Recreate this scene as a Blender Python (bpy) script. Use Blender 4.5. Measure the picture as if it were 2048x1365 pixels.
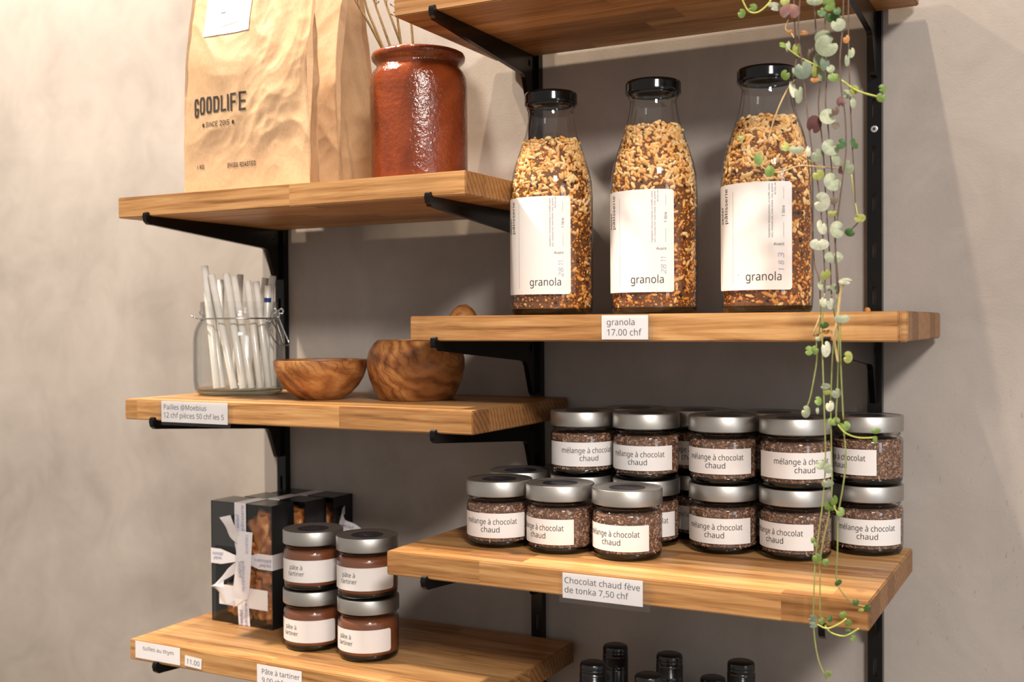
import bpy, bmesh, math, random
from mathutils import Vector, Matrix, noise as mnoise
PI = math.pi
rnd = random.Random(7)
for o in list(bpy.data.objects):
    bpy.data.objects.remove(o)
SC = bpy.context.scene
COL = SC.collection

# ------------------------------------------------------------------ camera
YAW, PITCH, ROLL = 0.4828, -0.0154, -0.0065
cam_d = bpy.data.cameras.new('camera')
cam = bpy.data.objects.new('camera', cam_d)
COL.objects.link(cam)
cam_d.sensor_width = 36.0
cam_d.lens = 2225.1 / 2048 * 36.0
cam_d.clip_start = 0.02
fw = Vector((-math.sin(YAW) * math.cos(PITCH), math.cos(YAW) * math.cos(PITCH), math.sin(PITCH)))
rt = Vector((math.cos(YAW), math.sin(YAW), 0))
up = rt.cross(fw)
xc = rt * math.cos(ROLL) + up * math.sin(ROLL)
yc = up * math.cos(ROLL) - rt * math.sin(ROLL)
cam.matrix_world = Matrix(((xc.x, yc.x, -fw.x, 0.0), (xc.y, yc.y, -fw.y, -1.3408), (xc.z, yc.z, -fw.z, 0.0), (0, 0, 0, 1)))
cam_d.dof.use_dof = True
cam_d.dof.focus_distance = 1.24
cam_d.dof.aperture_fstop = 6.3
SC.camera = cam

# ------------------------------------------------------------------ world, lights, exposure
SC.view_settings.view_transform = 'Standard'
SC.view_settings.look = 'None'
SC.view_settings.exposure = 0.0
SC.view_settings.gamma = 1.0
SC.view_settings.use_curve_mapping = False
w = bpy.data.worlds.new('room_light')
SC.world = w
w.use_nodes = True
w.node_tree.nodes['Background'].inputs[0].default_value = (1.0, 0.91, 0.81, 1)
w.node_tree.nodes['Background'].inputs[1].default_value = 0.50


def light(name, kind, loc, target, power, color, **kw):
    d = bpy.data.lights.new(name, kind)
    d.energy = power
    d.color = color
    for k, v in kw.items():
        setattr(d, k, v)
    o = bpy.data.objects.new(name, d)
    COL.objects.link(o)
    o.location = loc
    o.rotation_euler = (Vector(target) - Vector(loc)).to_track_quat('-Z', 'Y').to_euler()
    return o


WARM = (1.0, 0.79, 0.56)
light('ceiling_spot', 'SPOT', (-1.30, -0.44, 1.75), (-0.98, -0.30, -0.2), 118, WARM, spot_size=0.95, spot_blend=0.35, shadow_soft_size=0.02)
light('ceiling_spot', 'SPOT', (-0.42, -0.43, 1.75), (-0.42, -0.28, -0.2), 150, WARM, spot_size=0.75, spot_blend=0.4, shadow_soft_size=0.02)
light('track_spot', 'SPOT', (-0.75, -1.05, 1.75), (-0.42, -0.20, 0.12), 100, (1.0, 0.84, 0.66), spot_size=0.29, spot_blend=0.5, shadow_soft_size=0.035)
light('wall_washer', 'SPOT', (-2.0, -0.75, 1.9), (-1.85, 0.45, -0.1), 430, (1.0, 0.86, 0.70), spot_size=1.9, spot_blend=0.7, shadow_soft_size=0.05)
light('ceiling_panel', 'AREA', (1.15, -2.40, 1.36), (-0.6, 0, 0.0), 78, (1.0, 0.91, 0.83), shape='RECTANGLE', size=0.5, size_y=0.25)
light('shop_window', 'AREA', (2.6, -2.2, 0.6), (-0.5, 0, 0.0), 14, (0.80, 0.90, 1.0), shape='RECTANGLE', size=0.6, size_y=1.4)
SC.cycles.transparent_max_bounces = 32
SC.cycles.max_bounces = 8


# ------------------------------------------------------------------ object helpers
def obj(name, me, mat=None, parent=None, loc=(0, 0, 0), rot=(0, 0, 0)):
    o = bpy.data.objects.new(name, me)
    COL.objects.link(o)
    if mat is not None and len(me.materials) == 0:
        for m_ in (mat if isinstance(mat, (list, tuple)) else [mat]):
            me.materials.append(m_)
    o.parent = parent
    o.location = loc
    o.rotation_euler = rot
    return o


def tag(o, label, cat=None, group=None, kind=None):
    if label:
        o['label'] = label
    if cat:
        o['category'] = cat
    if group:
        o['group'] = group
    if kind:
        o['kind'] = kind
    return o


def thing(name, label, cat, loc=(0, 0, 0), rot=(0, 0, 0), group=None):
    o = bpy.data.objects.new(name, None)
    o.empty_display_size = 0.01
    COL.objects.link(o)
    o.location = loc
    o.rotation_euler = rot
    return tag(o, label, cat, group)


def copy_tree(o, parent=None, kids=None):
    c = o.copy()
    COL.objects.link(c)
    c.parent = parent
    for ch in KIDS.get(o.name, []):
        copy_tree(ch, c)
    return c


KIDS = {}


def index_kids(root):
    for q in [root] + list(root.children_recursive):
        KIDS[q.name] = list(q.children)


def mesh(name, verts, faces, smooth=False, mats=None):
    me = bpy.data.meshes.new(name)
    me.from_pydata([tuple(v) for v in verts], [], faces)
    if smooth:
        me.polygons.foreach_set('use_smooth', [True] * len(me.polygons))
    if mats:
        me.polygons.foreach_set('material_index', mats)
    me.update()
    return me


def bm_mesh(name, bm, smooth=False, angle=None):
    me = bpy.data.meshes.new(name)
    bmesh.ops.recalc_face_normals(bm, faces=bm.faces)
    bm.to_mesh(me)
    bm.free()
    if smooth or angle:
        me.polygons.foreach_set('use_smooth', [True] * len(me.polygons))
    if angle:
        me.set_sharp_from_angle(angle=angle)
    return me


def box_bm(x0, x1, y0, y1, z0, z1, bev=0.0, seg=2, bm=None):
    own = bmesh.new()
    bmesh.ops.create_cube(own, size=1.0)
    for v in own.verts:
        v.co = Vector((x0 if v.co.x < 0 else x1, y0 if v.co.y < 0 else y1, z0 if v.co.z < 0 else z1))
    if bev:
        bmesh.ops.bevel(own, geom=list(own.edges), offset=bev, segments=seg, profile=0.6, affect='EDGES')
    if bm is None:
        return own
    tmp = bpy.data.meshes.new('tmp')
    own.to_mesh(tmp)
    own.free()
    bm.from_mesh(tmp)
    bpy.data.meshes.remove(tmp)
    return bm


def lathe(name, prof, n=64, angle=0.7, cap0=False, cap1=False):
    """prof: list of (r, z)"""
    V, F = [], []
    for r, z in prof:
        for k in range(n):
            a = 2 * PI * k / n
            V.append((r * math.cos(a), r * math.sin(a), z))
    for i in range(len(prof) - 1):
        for k in range(n):
            k2 = (k + 1) % n
            F.append((i * n + k, i * n + k2, (i + 1) * n + k2, (i + 1) * n + k))
    if cap0:
        F.append(tuple(reversed(range(n))))
    if cap1:
        F.append(tuple(range((len(prof) - 1) * n, len(prof) * n)))
    me = mesh(name, V, F, True)
    me.set_sharp_from_angle(angle=angle)
    return me


def spline(pts, m=6):
    """Catmull-Rom through points of any dimension"""
    pts = [Vector(p) for p in pts]
    out = []
    for i in range(len(pts) - 1):
        p0 = pts[max(i - 1, 0)]; p1 = pts[i]; p2 = pts[i + 1]; p3 = pts[min(i + 2, len(pts) - 1)]
        for k in range(m):
            t = k / m
            out.append(0.5 * ((2 * p1) + (p2 - p0) * t + (2 * p0 - 5 * p1 + 4 * p2 - p3) * t * t + (3 * p1 - p0 - 3 * p2 + p3) * t ** 3))
    out.append(pts[-1])
    return out


def tube_geo(pts, r, n=8, V=None, F=None, caps=True, closed=False):
    V = [] if V is None else V
    F = [] if F is None else F
    pts = [Vector(p) for p in pts]
    b = len(V)
    N = len(pts)
    prev = None
    for i, p in enumerate(pts):
        if closed:
            t = pts[(i + 1) % N] - pts[i - 1]
        else:
            t = pts[min(i + 1, N - 1)] - pts[max(i - 1, 0)]
        t.normalize()
        if prev is None:
            u = t.orthogonal().normalized()
        else:
            u = (prev - t * prev.dot(t)).normalized()
        prev = u
        v = t.cross(u)
        rr = r(i / max(N - 1, 1)) if callable(r) else r
        for k in range(n):
            a = 2 * PI * k / n
            V.append(p + (u * math.cos(a) + v * math.sin(a)) * rr)
    R = N if closed else N - 1
    for i in range(R):
        for k in range(n):
            k2 = (k + 1) % n
            i2 = (i + 1) % N
            F.append((b + i * n + k, b + i * n + k2, b + i2 * n + k2, b + i2 * n + k))
    if caps and not closed:
        F.append(tuple(b + k for k in reversed(range(n))))
        F.append(tuple(b + (N - 1) * n + k for k in range(n)))
    return V, F


def tube(name, pts, r, n=8, closed=False):
    V, F = tube_geo(pts, r, n, closed=closed)
    return mesh(name, V, F, True)


# letter outlines (cap height 1), in 500ths, by character code: advance, count, points, triangles
GLYPHS = {32:[182,0],
    39:[158,4,112,500,98,319,60,319,46,500,2,0,3,2,1,0],
    44:[188,15,134,74,127,48,118,20,108,-8,97,-37,86,-64,74,-90,29,-90,36,-63,42,-33,49,-3,55,27,60,55,64,81,130,81,12,14,13,12,0,14,12,1,0,11,1,12,11,2,1,10,2,11,10,3,2,9,3,10,9,4,3,8,4,9,8,5,4,7,5,8,7,6,5],
    46:[188,16,50,38,54,60,63,74,77,82,93,85,110,82,124,74,134,60,137,38,134,16,124,1,110,-7,93,-10,77,-7,63,1,54,16,3,5,4,2,5,3,2,6,5,1,6,2,1,7,6,0,7,1,0,8,7,15,8,0,15,9,8,14,9,15,14,10,9,13,10,14,13,11,10,12,11,13],
    48:[401,50,366,251,364,193,357,142,345,98,328,61,305,32,276,11,241,-3,200,-7,148,1,107,24,75,61,52,112,39,176,34,251,38,326,51,389,72,440,104,477,146,500,200,508,251,500,293,477,325,440,348,389,362,326,96,251,98,188,106,137,119,97,139,68,166,51,200,46,234,51,260,68,280,96,293,136,301,188,304,251,301,313,293,364,280,404,260,432,234,449,200,455,166,449,139,432,119,404,106,364,98,313,19,21,20,18,21,19,18,22,21,17,22,18,17,44,22,44,23,22,17,45,44,43,23,44,17,46,45,42,23,43,16,46,17,42,24,23,16,47,46,41,24,42,16,48,47,40,24,41,15,48,16,40,25,24,15,49,48,39,25,40,14,49,15,39,0,25,14,26,49,38,0,39,13,26,14,13,27,26,37,0,38,37,1,0,37,2,1,13,28,27,36,2,37,12,28,13,36,3,2,12,29,28,35,3,36,11,29,12,35,4,3,11,30,29,34,4,35,11,31,30,33,4,34,10,31,11,33,5,4,10,32,31,32,5,33,10,5,32,10,6,5,9,6,10,9,7,6,8,7,9],
    49:[401,17,249,0,188,0,188,349,188,368,189,384,189,397,190,410,190,423,191,436,180,425,171,417,161,408,148,397,95,354,62,395,197,500,249,500,14,16,15,14,8,16,8,0,16,14,9,8,7,0,8,14,10,9,6,0,7,14,11,10,5,0,6,14,12,11,4,0,5,14,13,12,3,0,4,2,0,3,1,0,2],
    50:[401,40,364,0,34,0,34,51,165,183,199,219,228,251,251,280,268,308,277,338,281,370,275,407,256,433,228,449,193,454,158,451,129,442,101,427,72,407,39,448,60,464,82,478,107,490,133,499,162,505,193,507,236,503,273,491,303,471,325,445,339,412,344,374,340,336,328,300,308,266,283,233,252,198,216,162,111,59,111,56,364,56,23,25,24,22,25,23,22,26,25,21,26,22,21,27,26,20,27,21,19,27,20,19,28,27,18,13,19,13,28,19,18,14,13,12,28,13,18,15,14,11,28,12,17,16,18,16,15,18,11,29,28,10,29,11,10,30,29,9,30,10,9,31,30,8,31,9,7,31,8,7,32,31,6,32,7,6,33,32,5,33,6,5,34,33,4,34,5,4,35,34,3,35,4,3,36,35,2,36,3,2,37,36,2,38,37,2,39,38,2,0,39,1,0,2],
    51:[401,64,345,383,342,352,333,325,317,303,297,285,271,272,242,263,242,261,294,248,331,223,353,187,361,142,356,101,340,65,315,35,278,12,229,-2,169,-7,131,-6,96,-1,63,7,32,20,32,78,64,64,99,54,135,47,169,45,227,51,266,71,289,102,296,144,292,172,280,194,260,211,232,223,197,230,156,232,108,232,108,284,157,284,195,287,226,296,250,310,268,329,279,353,282,379,276,411,258,435,229,450,191,455,166,454,143,450,122,444,103,435,84,425,65,413,34,455,64,475,100,492,143,503,190,507,259,498,307,472,336,432,59,61,60,58,61,59,58,62,61,57,62,58,56,62,57,56,49,62,49,48,62,48,63,62,55,54,56,54,53,56,53,52,56,52,51,56,51,50,56,50,49,56,47,63,48,46,63,47,46,0,63,45,0,46,45,1,0,44,1,45,43,1,44,43,2,1,42,2,43,42,3,2,41,3,42,41,4,3,40,4,41,39,4,40,39,5,4,37,39,38,37,5,39,37,6,5,37,7,6,37,8,7,37,36,8,36,9,8,35,9,36,34,9,35,33,9,34,33,10,9,32,10,33,31,10,32,31,11,10,30,11,31,29,11,30,29,12,11,28,12,29,28,13,12,21,23,22,27,13,28,27,14,13,21,24,23,21,25,24,26,14,27,21,26,25,21,14,26,21,15,14,20,15,21,20,16,15,19,16,20,18,16,19,18,17,16],
    53:[401,45,193,307,240,302,282,289,315,268,340,239,355,203,361,160,355,111,338,70,311,37,274,13,228,-2,174,-7,136,-5,101,0,70,9,44,20,44,78,72,65,105,54,141,48,174,46,209,48,239,57,264,72,282,93,294,120,298,153,290,197,268,229,229,248,172,255,151,254,127,251,105,248,87,244,56,264,75,500,326,500,326,444,127,444,116,299,130,301,148,304,169,306,36,40,37,40,38,37,40,39,38,36,41,40,44,1,0,43,1,44,42,1,43,42,2,1,41,2,42,36,2,41,36,3,2,36,31,3,31,4,3,35,34,36,34,33,36,33,32,36,32,31,36,30,4,31,29,4,30,29,5,4,28,5,29,28,6,5,27,6,28,27,7,6,26,7,27,25,7,26,25,8,7,24,8,25,16,18,17,23,8,24,23,9,8,16,19,18,22,9,23,16,20,19,21,9,22,16,21,20,16,9,21,16,10,9,15,10,16,15,11,10,14,11,15,13,11,14,13,12,11],
    55:[401,7,95,0,300,444,31,444,31,500,366,500,366,452,163,0,2,4,3,2,5,4,2,1,5,1,6,5,0,6,1],
    56:[401,89,200,507,241,504,277,493,307,476,330,453,345,423,349,387,346,359,336,335,321,314,302,295,279,279,254,265,284,249,310,231,333,211,350,188,362,161,366,130,360,90,345,57,321,30,288,10,248,-3,202,-7,152,-3,110,9,77,29,54,55,39,88,34,127,38,159,49,187,65,210,87,230,112,247,138,261,115,276,93,293,76,312,62,334,53,359,50,388,55,423,70,453,93,476,123,493,159,504,95,127,101,93,120,66,153,48,200,42,245,48,278,66,299,94,305,129,302,152,292,172,277,190,256,205,230,219,200,232,189,236,161,222,137,207,119,191,105,172,97,151,199,457,164,453,136,439,117,416,111,385,114,361,123,342,137,326,156,312,178,300,202,289,226,300,246,312,263,326,277,342,286,362,289,385,282,416,264,439,235,453,47,1,0,47,2,1,46,2,47,46,3,2,45,3,46,45,4,3,44,69,45,69,4,45,44,70,69,88,4,69,88,5,4,43,70,44,43,71,70,87,5,88,43,72,71,86,5,87,42,72,43,86,6,5,42,73,72,85,6,86,41,73,42,85,7,6,41,74,73,84,7,85,83,7,84,41,75,74,40,75,41,83,8,7,82,8,83,40,76,75,82,9,8,39,76,40,39,77,76,81,9,82,81,10,9,38,77,39,38,78,77,80,10,81,38,79,78,79,10,80,79,11,10,37,79,38,37,11,79,37,12,11,36,12,37,36,13,12,35,13,36,35,14,13,34,63,35,63,14,35,34,64,63,62,14,63,61,14,62,61,15,14,33,64,34,33,65,64,60,15,61,60,16,15,32,65,33,32,66,65,59,16,60,32,67,66,58,16,59,58,17,16,31,67,32,31,68,67,57,17,58,57,18,17,30,68,31,56,18,57,30,48,68,56,19,18,55,19,56,29,48,30,29,49,48,54,19,55,29,50,49,54,20,19,28,50,29,28,51,50,53,20,54,53,21,20,27,51,28,27,52,51,52,21,53,27,21,52,27,22,21,26,22,27,26,23,22,25,23,26,25,24,23],
    57:[401,76,364,286,363,244,358,201,350,160,338,121,320,86,297,55,268,29,231,9,187,-3,134,-7,119,-7,102,-5,85,-3,71,0,71,53,85,49,101,46,117,44,133,43,178,47,214,60,243,79,265,103,281,133,292,168,299,205,302,245,298,245,286,230,271,216,253,204,232,195,207,189,179,187,138,191,103,205,74,227,53,256,39,294,35,338,40,387,55,429,79,462,111,487,150,502,195,507,229,504,261,493,290,476,315,452,336,422,351,384,361,339,195,455,155,448,124,426,103,390,96,339,102,296,119,263,149,242,192,235,223,239,250,249,272,264,288,284,298,305,302,327,300,350,295,372,287,394,275,414,260,431,242,444,220,452,45,47,46,45,48,47,44,48,45,44,49,48,43,49,44,43,50,49,42,55,43,55,54,43,54,50,43,75,50,54,74,50,75,74,51,50,42,56,55,73,51,74,72,51,73,41,56,42,41,57,56,72,52,51,71,52,72,70,52,71,41,58,57,40,58,41,70,53,52,69,53,70,68,53,69,40,59,58,68,0,53,39,59,40,67,0,68,66,0,67,39,60,59,38,60,39,66,1,0,65,1,66,64,1,65,38,61,60,37,61,38,63,28,64,28,27,64,27,1,64,63,29,28,26,1,27,26,2,1,37,62,61,62,29,63,37,29,62,37,30,29,36,30,37,36,31,30,25,2,26,35,31,36,35,32,31,25,3,2,35,33,32,34,33,35,24,3,25,24,4,3,23,4,24,23,5,4,22,5,23,22,6,5,21,6,22,20,6,21,20,7,6,14,16,15,14,17,16,19,7,20,14,18,17,14,19,18,14,7,19,14,8,7,14,9,8,13,9,14,13,10,9,12,10,13,11,10,12],
    58:[188,32,50,338,54,360,63,375,77,383,93,385,110,383,124,375,134,360,137,338,134,316,124,301,110,293,93,290,77,293,63,301,54,316,50,38,54,60,63,74,77,82,93,85,110,82,124,74,134,60,137,38,134,16,124,1,110,-7,93,-10,77,-7,63,1,54,16,19,21,20,18,21,19,18,22,21,17,22,18,17,23,22,16,23,17,16,24,23,31,24,16,31,25,24,30,25,31,30,26,25,29,26,30,29,27,26,28,27,29,3,5,4,2,5,3,2,6,5,1,6,2,1,7,6,0,7,1,0,8,7,15,8,0,15,9,8,14,9,15,14,10,9,13,10,14,13,11,10,12,11,13],
    64:[630,116,589,250,587,218,582,187,572,158,559,131,542,109,521,91,496,80,468,76,439,81,417,95,402,115,394,137,391,137,375,113,354,94,326,81,292,76,245,85,210,112,188,154,181,207,185,250,199,288,221,320,250,344,287,359,329,364,360,363,390,359,416,353,436,347,429,205,429,194,429,187,429,183,429,180,432,150,442,132,456,123,472,120,492,124,509,138,522,158,532,185,538,216,540,251,533,311,514,361,482,401,442,430,393,448,338,454,281,449,232,435,189,412,154,382,127,344,107,301,95,252,91,198,97,135,116,82,146,39,187,9,240,-10,303,-16,345,-14,385,-7,421,3,454,14,454,-34,422,-45,386,-54,347,-60,303,-62,227,-55,162,-32,110,6,72,57,48,121,41,196,46,259,61,317,86,369,120,414,162,450,213,477,272,494,338,500,390,496,438,483,481,462,518,433,548,397,570,354,584,305,235,205,240,166,253,140,274,125,301,120,335,127,357,149,371,183,377,225,382,313,371,316,359,318,344,320,330,320,299,316,275,303,256,284,244,260,238,233,88,90,89,88,91,90,87,91,88,87,92,91,86,92,87,86,52,92,52,51,92,51,93,92,86,53,52,85,53,86,85,54,53,50,93,51,85,55,54,50,94,93,49,94,50,84,55,85,84,56,55,48,94,49,48,95,94,84,57,56,83,57,84,26,28,27,26,29,28,47,95,48,25,29,26,25,30,29,47,96,95,25,31,30,25,107,31,107,106,31,106,32,31,83,58,57,24,110,25,110,109,25,109,108,25,108,107,25,24,111,110,23,111,24,82,58,83,23,112,111,105,32,106,46,96,47,46,0,96,23,113,112,82,59,58,22,113,23,22,114,113,22,115,114,81,59,82,81,60,59,45,0,46,21,115,22,45,1,0,21,97,115,104,32,105,45,2,1,44,2,45,20,97,21,20,98,97,104,33,32,81,61,60,80,61,81,104,34,33,104,35,34,44,3,2,43,3,44,103,35,104,103,36,35,103,37,36,20,99,98,42,3,43,42,4,3,19,99,20,103,38,37,102,13,103,13,12,103,12,38,103,19,100,99,41,4,42,102,14,13,11,38,12,80,62,61,11,39,38,41,5,4,101,14,102,19,101,100,40,5,41,11,40,39,79,62,80,19,14,101,11,5,40,10,5,11,19,15,14,18,15,19,10,6,5,9,6,10,18,16,15,9,7,6,17,16,18,79,63,62,8,7,9,78,63,79,78,64,63,69,71,70,78,65,64,77,65,78,68,71,69,67,71,68,77,66,65,66,71,67,77,71,66,76,71,77,76,72,71,76,73,72,76,74,73,75,74,76],
    65:[447,23,382,0,321,155,123,155,64,0,0,0,195,502,252,502,447,0,246,362,244,370,239,382,235,397,230,413,226,427,223,437,219,423,215,409,211,395,208,382,204,371,201,362,144,211,303,211,4,6,5,4,14,6,14,7,6,4,15,14,13,7,14,12,7,13,4,16,15,11,7,12,4,17,16,10,7,11,4,18,17,4,19,18,9,7,10,4,20,19,8,7,9,4,21,20,22,7,8,4,2,21,2,22,21,2,1,22,1,7,22,4,3,2,0,7,1],
    67:[443,46,282,452,244,448,210,438,180,421,155,398,136,369,121,334,112,295,109,250,114,192,129,143,152,103,186,73,229,54,282,48,314,50,344,54,373,60,401,68,401,13,373,4,343,-2,311,-6,272,-7,202,1,145,25,100,63,68,114,49,177,43,251,47,305,58,354,78,398,105,436,139,466,180,488,228,502,283,507,321,505,357,499,391,490,421,478,396,424,371,434,344,443,315,450,36,38,37,36,39,38,35,39,36,35,40,39,35,41,40,34,41,35,34,45,41,45,44,41,44,43,41,43,42,41,33,1,34,1,0,34,0,45,34,33,2,1,33,3,2,32,3,33,32,4,3,31,4,32,31,5,4,31,6,5,30,6,31,30,7,6,29,7,30,29,8,7,28,8,29,28,9,8,28,10,9,27,10,28,27,11,10,26,11,27,26,12,11,26,13,12,17,19,18,25,13,26,16,19,17,25,14,13,15,19,16,14,19,15,25,19,14,24,19,25,24,20,19,24,21,20,23,21,24,23,22,21],
    70:[363,10,131,0,68,0,68,500,347,500,347,445,131,445,131,268,334,268,334,212,131,212,1,5,2,5,3,2,5,4,3,1,6,5,1,9,6,9,7,6,9,8,7,1,0,9],
    73:[237,12,209,0,28,0,28,36,87,50,87,450,28,464,28,500,209,500,209,464,150,450,150,50,209,36,5,7,6,5,8,7,4,8,5,4,9,8,3,9,4,3,10,9,2,10,3,2,11,10,1,11,2,1,0,11],
    77:[635,28,289,0,124,438,121,438,122,422,124,403,125,380,125,355,126,330,126,303,126,0,68,0,68,500,161,500,315,90,318,90,475,500,567,500,567,0,505,0,505,307,505,332,506,356,506,380,508,402,509,421,510,438,507,438,340,0,10,2,11,2,12,11,2,1,12,1,13,12,14,26,15,26,16,15,26,25,16,25,17,16,10,3,2,0,13,1,14,27,26,24,17,25,10,4,3,23,17,24,10,5,4,22,17,23,10,6,5,21,17,22,20,17,21,10,7,6,19,17,20,10,8,7,18,17,19,10,9,8,0,14,13,0,27,14],
    80:[424,30,200,500,285,490,343,461,377,415,388,353,385,323,378,294,364,267,345,243,318,223,283,208,240,198,188,195,131,195,131,0,68,0,68,500,195,446,131,446,131,249,181,249,225,251,261,259,288,272,307,291,319,317,323,350,315,392,292,422,252,440,15,18,16,18,0,16,18,1,0,18,2,1,18,17,2,17,29,2,29,3,2,15,19,18,28,3,29,27,3,28,27,4,3,26,4,27,26,5,4,25,5,26,25,6,5,24,6,25,24,7,6,23,7,24,22,7,23,22,8,7,21,8,22,20,8,21,15,13,19,13,20,19,13,8,20,13,9,8,13,10,9,13,11,10,13,12,11,15,14,13],
    97:[393,53,202,382,261,374,303,352,328,312,336,256,336,0,291,0,279,53,277,53,260,35,243,19,225,7,204,-1,180,-5,151,-7,119,-4,90,5,66,20,48,42,36,70,32,104,43,154,76,191,132,214,212,224,276,226,276,249,271,288,256,314,231,327,198,332,169,330,142,323,116,314,92,303,74,349,100,362,132,372,166,379,220,181,161,174,123,159,103,135,96,104,101,76,115,57,137,46,165,43,208,49,244,69,267,102,275,150,275,183,38,1,0,37,1,38,37,2,1,36,2,37,35,2,36,35,29,2,29,3,2,34,33,35,33,32,35,32,31,35,31,30,35,30,29,35,28,3,29,27,3,28,27,4,3,26,4,27,26,5,4,25,5,26,24,52,25,52,5,25,23,52,24,22,52,23,21,40,22,40,39,22,39,52,22,51,5,52,21,41,40,21,42,41,20,42,21,50,5,51,20,43,42,19,43,20,19,44,43,49,7,50,7,5,50,19,45,44,18,45,19,48,8,49,8,7,49,18,46,45,48,9,8,6,5,7,47,9,48,18,47,46,18,9,47,17,9,18,17,10,9,16,10,17,16,11,10,16,12,11,15,12,16,15,13,12,14,13,15],
    98:[431,48,121,403,121,380,120,358,119,340,118,326,121,326,140,348,165,366,197,378,237,382,301,369,350,333,382,272,392,188,387,129,373,80,350,42,319,15,281,-2,237,-7,197,-3,165,9,140,27,121,48,116,48,104,0,60,0,60,532,121,532,227,331,191,327,164,315,144,296,131,269,124,234,121,190,121,187,127,126,144,81,176,53,228,44,272,53,304,81,322,127,328,188,322,250,304,295,272,322,26,28,27,26,0,28,26,1,0,8,10,9,26,2,1,7,10,8,7,11,10,6,11,7,26,3,2,5,29,6,29,11,6,26,4,3,29,47,11,47,12,11,5,30,29,5,31,30,26,5,4,26,33,5,33,32,5,32,31,5,46,12,47,45,12,46,45,13,12,26,34,33,44,13,45,26,35,34,26,36,35,43,13,44,43,14,13,26,37,36,43,15,14,42,15,43,26,38,37,41,15,42,26,24,38,24,39,38,41,16,15,40,16,41,24,23,39,23,40,39,26,25,24,22,40,23,22,16,40,22,17,16,21,17,22,21,18,17,20,18,21,20,19,18],
    99:[336,42,210,-7,163,-2,121,13,87,39,61,76,44,125,39,186,44,248,62,298,89,336,124,362,167,377,214,382,242,381,270,376,294,370,313,362,294,311,276,317,255,323,233,327,213,328,178,324,151,312,129,292,114,265,105,229,102,186,105,145,114,110,129,82,150,62,177,50,209,46,238,48,264,53,286,60,307,68,307,13,287,5,265,-2,240,-6,11,13,12,11,14,13,10,14,11,10,15,14,10,16,15,9,16,10,9,21,16,21,20,16,20,19,16,19,18,16,18,17,16,8,22,9,22,21,9,8,23,22,8,24,23,7,24,8,7,25,24,7,26,25,6,26,7,6,27,26,6,28,27,5,28,6,5,29,28,4,29,5,4,30,29,4,31,30,3,31,4,36,38,37,3,32,31,35,38,36,34,38,35,3,33,32,33,38,34,3,38,33,2,38,3,1,38,2,1,39,38,1,40,39,1,41,40,0,41,1],
    100:[431,48,193,-7,130,5,81,42,49,102,39,187,49,272,81,333,130,370,193,382,221,381,244,375,265,366,282,355,297,342,310,327,314,327,313,338,311,354,310,370,310,382,310,532,371,532,371,0,321,0,312,50,310,50,297,35,282,21,265,10,244,1,220,-5,202,44,253,52,286,77,304,118,310,175,310,186,304,248,287,294,254,322,202,331,158,321,127,292,108,245,102,186,108,126,127,81,158,53,19,21,20,19,22,21,7,9,8,18,22,19,7,10,9,7,11,10,6,11,7,17,22,18,6,12,11,6,13,12,16,22,17,6,40,13,40,14,13,15,22,16,5,41,6,41,40,6,39,14,40,39,15,14,39,38,15,38,37,15,37,22,15,5,42,41,5,43,42,4,43,5,36,22,37,4,44,43,3,44,4,35,22,36,3,45,44,34,22,35,3,46,45,33,22,34,2,46,3,2,47,46,32,24,33,24,22,33,2,31,47,31,25,32,25,24,32,31,26,25,23,22,24,2,26,31,1,26,2,1,27,26,1,28,27,1,29,28,0,29,1,0,30,29],
    101:[395,44,204,382,249,377,287,361,318,336,341,302,355,261,359,213,359,176,102,176,111,120,135,79,172,54,222,46,256,47,285,52,313,60,342,71,342,18,314,7,286,-1,255,-6,219,-7,169,-2,125,15,89,42,61,79,44,127,39,185,44,242,59,291,84,330,117,359,158,376,204,332,164,325,134,304,114,270,104,225,295,225,292,255,285,281,273,302,255,318,232,329,32,1,0,32,2,1,31,2,32,31,3,2,30,3,31,30,33,3,33,43,3,43,4,3,30,34,33,29,34,30,42,4,43,29,35,34,41,4,42,29,36,35,41,5,4,40,5,41,28,36,29,39,5,40,28,37,36,39,6,5,38,6,39,27,37,28,27,38,37,27,6,38,27,7,6,26,8,27,8,7,27,26,9,8,25,9,26,25,10,9,24,10,25,24,11,10,15,17,16,14,17,15,24,12,11,13,17,14,12,17,13,24,17,12,23,17,24,23,18,17,22,18,23,22,19,18,22,20,19,21,20,22],
    102:[241,30,232,328,138,328,138,0,76,0,76,328,11,328,11,356,76,377,76,399,80,443,91,478,108,504,132,522,162,532,198,536,220,535,239,532,256,528,271,523,255,475,243,478,229,482,214,484,199,485,172,480,153,465,142,438,138,400,138,375,232,375,13,15,14,13,16,15,12,16,13,12,17,16,12,18,17,12,19,18,11,21,12,21,20,12,20,19,12,10,23,11,23,22,11,22,21,11,10,24,23,10,25,24,9,25,10,9,26,25,8,26,9,8,27,26,8,28,27,7,28,8,6,28,7,6,29,28,6,0,29,5,0,6,4,0,5,3,1,4,1,0,4,3,2,1],
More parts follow.
